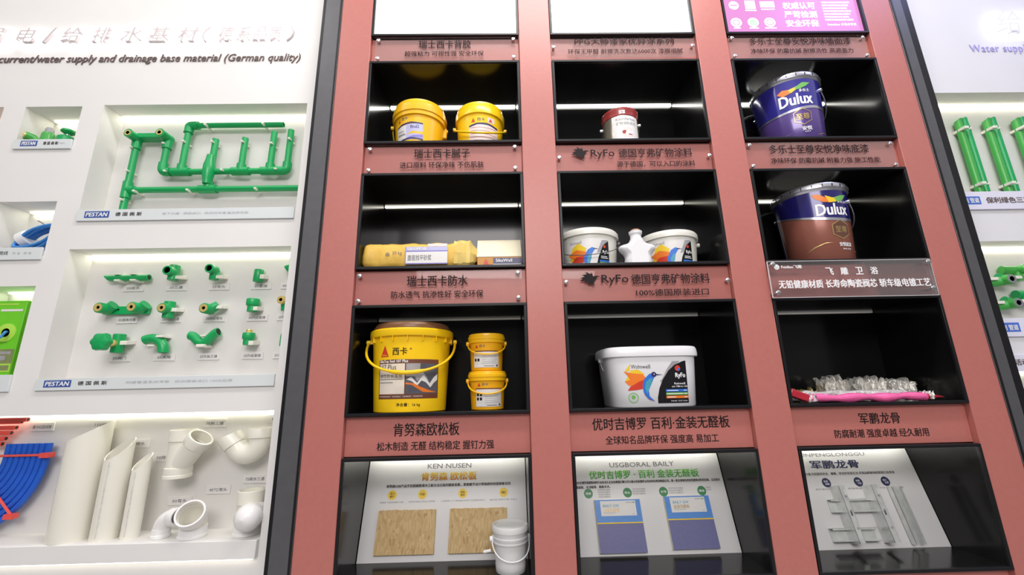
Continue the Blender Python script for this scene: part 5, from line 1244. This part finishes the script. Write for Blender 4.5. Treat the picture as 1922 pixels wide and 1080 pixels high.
# ================================================================== RIGHT WALL
halo_sign('glowing backlit white characters on the right wall', [('给', 2.805, .115), ('排', 2.935, .115), ('水', 3.060, .115)], WHITE, LEDB, 1.812, .115)
t = thing('lettering', 'lavender English lettering on the right wall', 'sign', (2.625, YL, 1.69))
g = text('Water supply and drainage', None, .050, 0, 0, -.003, ext=.0015, bold=.0, align='L', space=1.08); xa = min(p.x for p in g.v); xb = max(p.x for p in g.v); k = .545 / (xb - xa)
g.v = [Vector(((p.x - xa) * k, p.y, p.z)) for p in g.v]; build('letters', g, INKL, t)
for i, (x, lab) in enumerate(((2.440, 'pair of upright green pipes half behind the dark frame'), (2.571, 'second pair of upright green pipes from the dark frame'), (2.698, 'third pair of upright green pipes from the dark frame'), (2.830, 'pair of upright green pipes nearest the photo edge'))):
    t = thing('pipe_pair', lab, 'pipe', (x, yb, .955), 'upright green pipe pairs')
    for dx, m_ in ((-.0135, GRN2), (.0140, GRN)):
        n = 18; vs = []
        for s_ in (0, 1):
            for k in range(n):
                a = 2 * PI * k / n; vs.append((dx + .0135 * math.cos(a), -.024 + .0135 * math.sin(a), (.428 + .008 * math.cos(a + .5 if dx < 0 else a + 2)) if s_ else 0))
        build('pipe', G(m_).add(vs, [(k, (k + 1) % n, n + (k + 1) % n, n + k) for k in range(n)] + [tuple(range(n, 2 * n)), tuple(reversed(range(n)))]), m_, t)
    for z in (.376, .112):
        clip(t, -.016, -.056, -.001, z, .018, .012, dx=-.004, dz=-.002); clip(t, .014, -.044, -.001, z, .008, .008, dz=0)
def rfit(label, x, z, brassy):
    t = thing('pipe_elbow', label, 'pipe fitting', (x, yb, z), 'green fittings on the right wall')
    build('body', G(GRN2).tube([(-.052, -.020, -.010), (-.020, -.026, -.006), (.0, -.036, .0)], [.0145, .0165, .019], 18), GRN2, t)
    build('arm', G(GRN).tube([(-.010, -.024, .018), (.004, -.026, .012)], .0165, 16), GRN, t)
    e = build('port', G(GRN2).tube([(0, -.024, 0), (0, -.062, 0)], .0195, 20, wall=.006), GRN2, t)
    build('insert', G(SILV).lathe([(.010, .060), (.010, .064), (.0175, .064), (.0175, .060)], 20, axis='Y'), SILV, e); build('bore', G(HOLE).lathe([(.0102, .061), (0, .061)], 16, axis='Y'), HOLE, e)
    clip(t, -.050, -.046, -.001, .006, .036, .012, dz=0); clip(t, .046, -.046, -.001, .010, .040, .012, dz=0)
rfit('green elbow with pale port, upper left on the right wall', 2.530, .648, True)
rfit('green elbow with pale port, lower left on the right wall', 2.527, .552, True)
t = thing('pipe_tee', 'green tee with dark steel port, upper row of the right wall', 'pipe fitting', (2.608, yb, .690), 'green fittings on the right wall')
build('body', G(GRN2).tube([(-.060, -.022, .004), (.0, -.030, .0)], .0165, 18).tube([(-.008, -.028, -.044), (-.008, -.028, .004)], .0165, 18), GRN2, t); e = build('port', G(GRN2).tube([(0, -.024, 0), (0, -.060, 0)], .0185, 20, wall=.005), GRN2, t)
build('steel_thread', G(CHROME).tube([(0, -.058, 0), (0, -.078, 0)], .0165, 20, wall=.004), CHROME, e); build('bore', G(HOLE).lathe([(.012, .070), (0, .070)], 16, axis='Y'), HOLE, e)
t = thing('pipe_tee', 'green tee cut off by the photo edge, lower row of the right wall', 'pipe fitting', (2.600, yb, .566), 'green fittings on the right wall')
build('body', G(GRN).tube([(-.030, -.026, .026), (.030, -.026, .026)], .0165, 18).tube([(0, -.026, -.02), (0, -.026, .026)], .0165, 18), GRN, t); build('port', G(GRN2).tube([(.014, -.024, .002), (.014, -.058, .002)], .019, 20, wall=.006), GRN2, t)
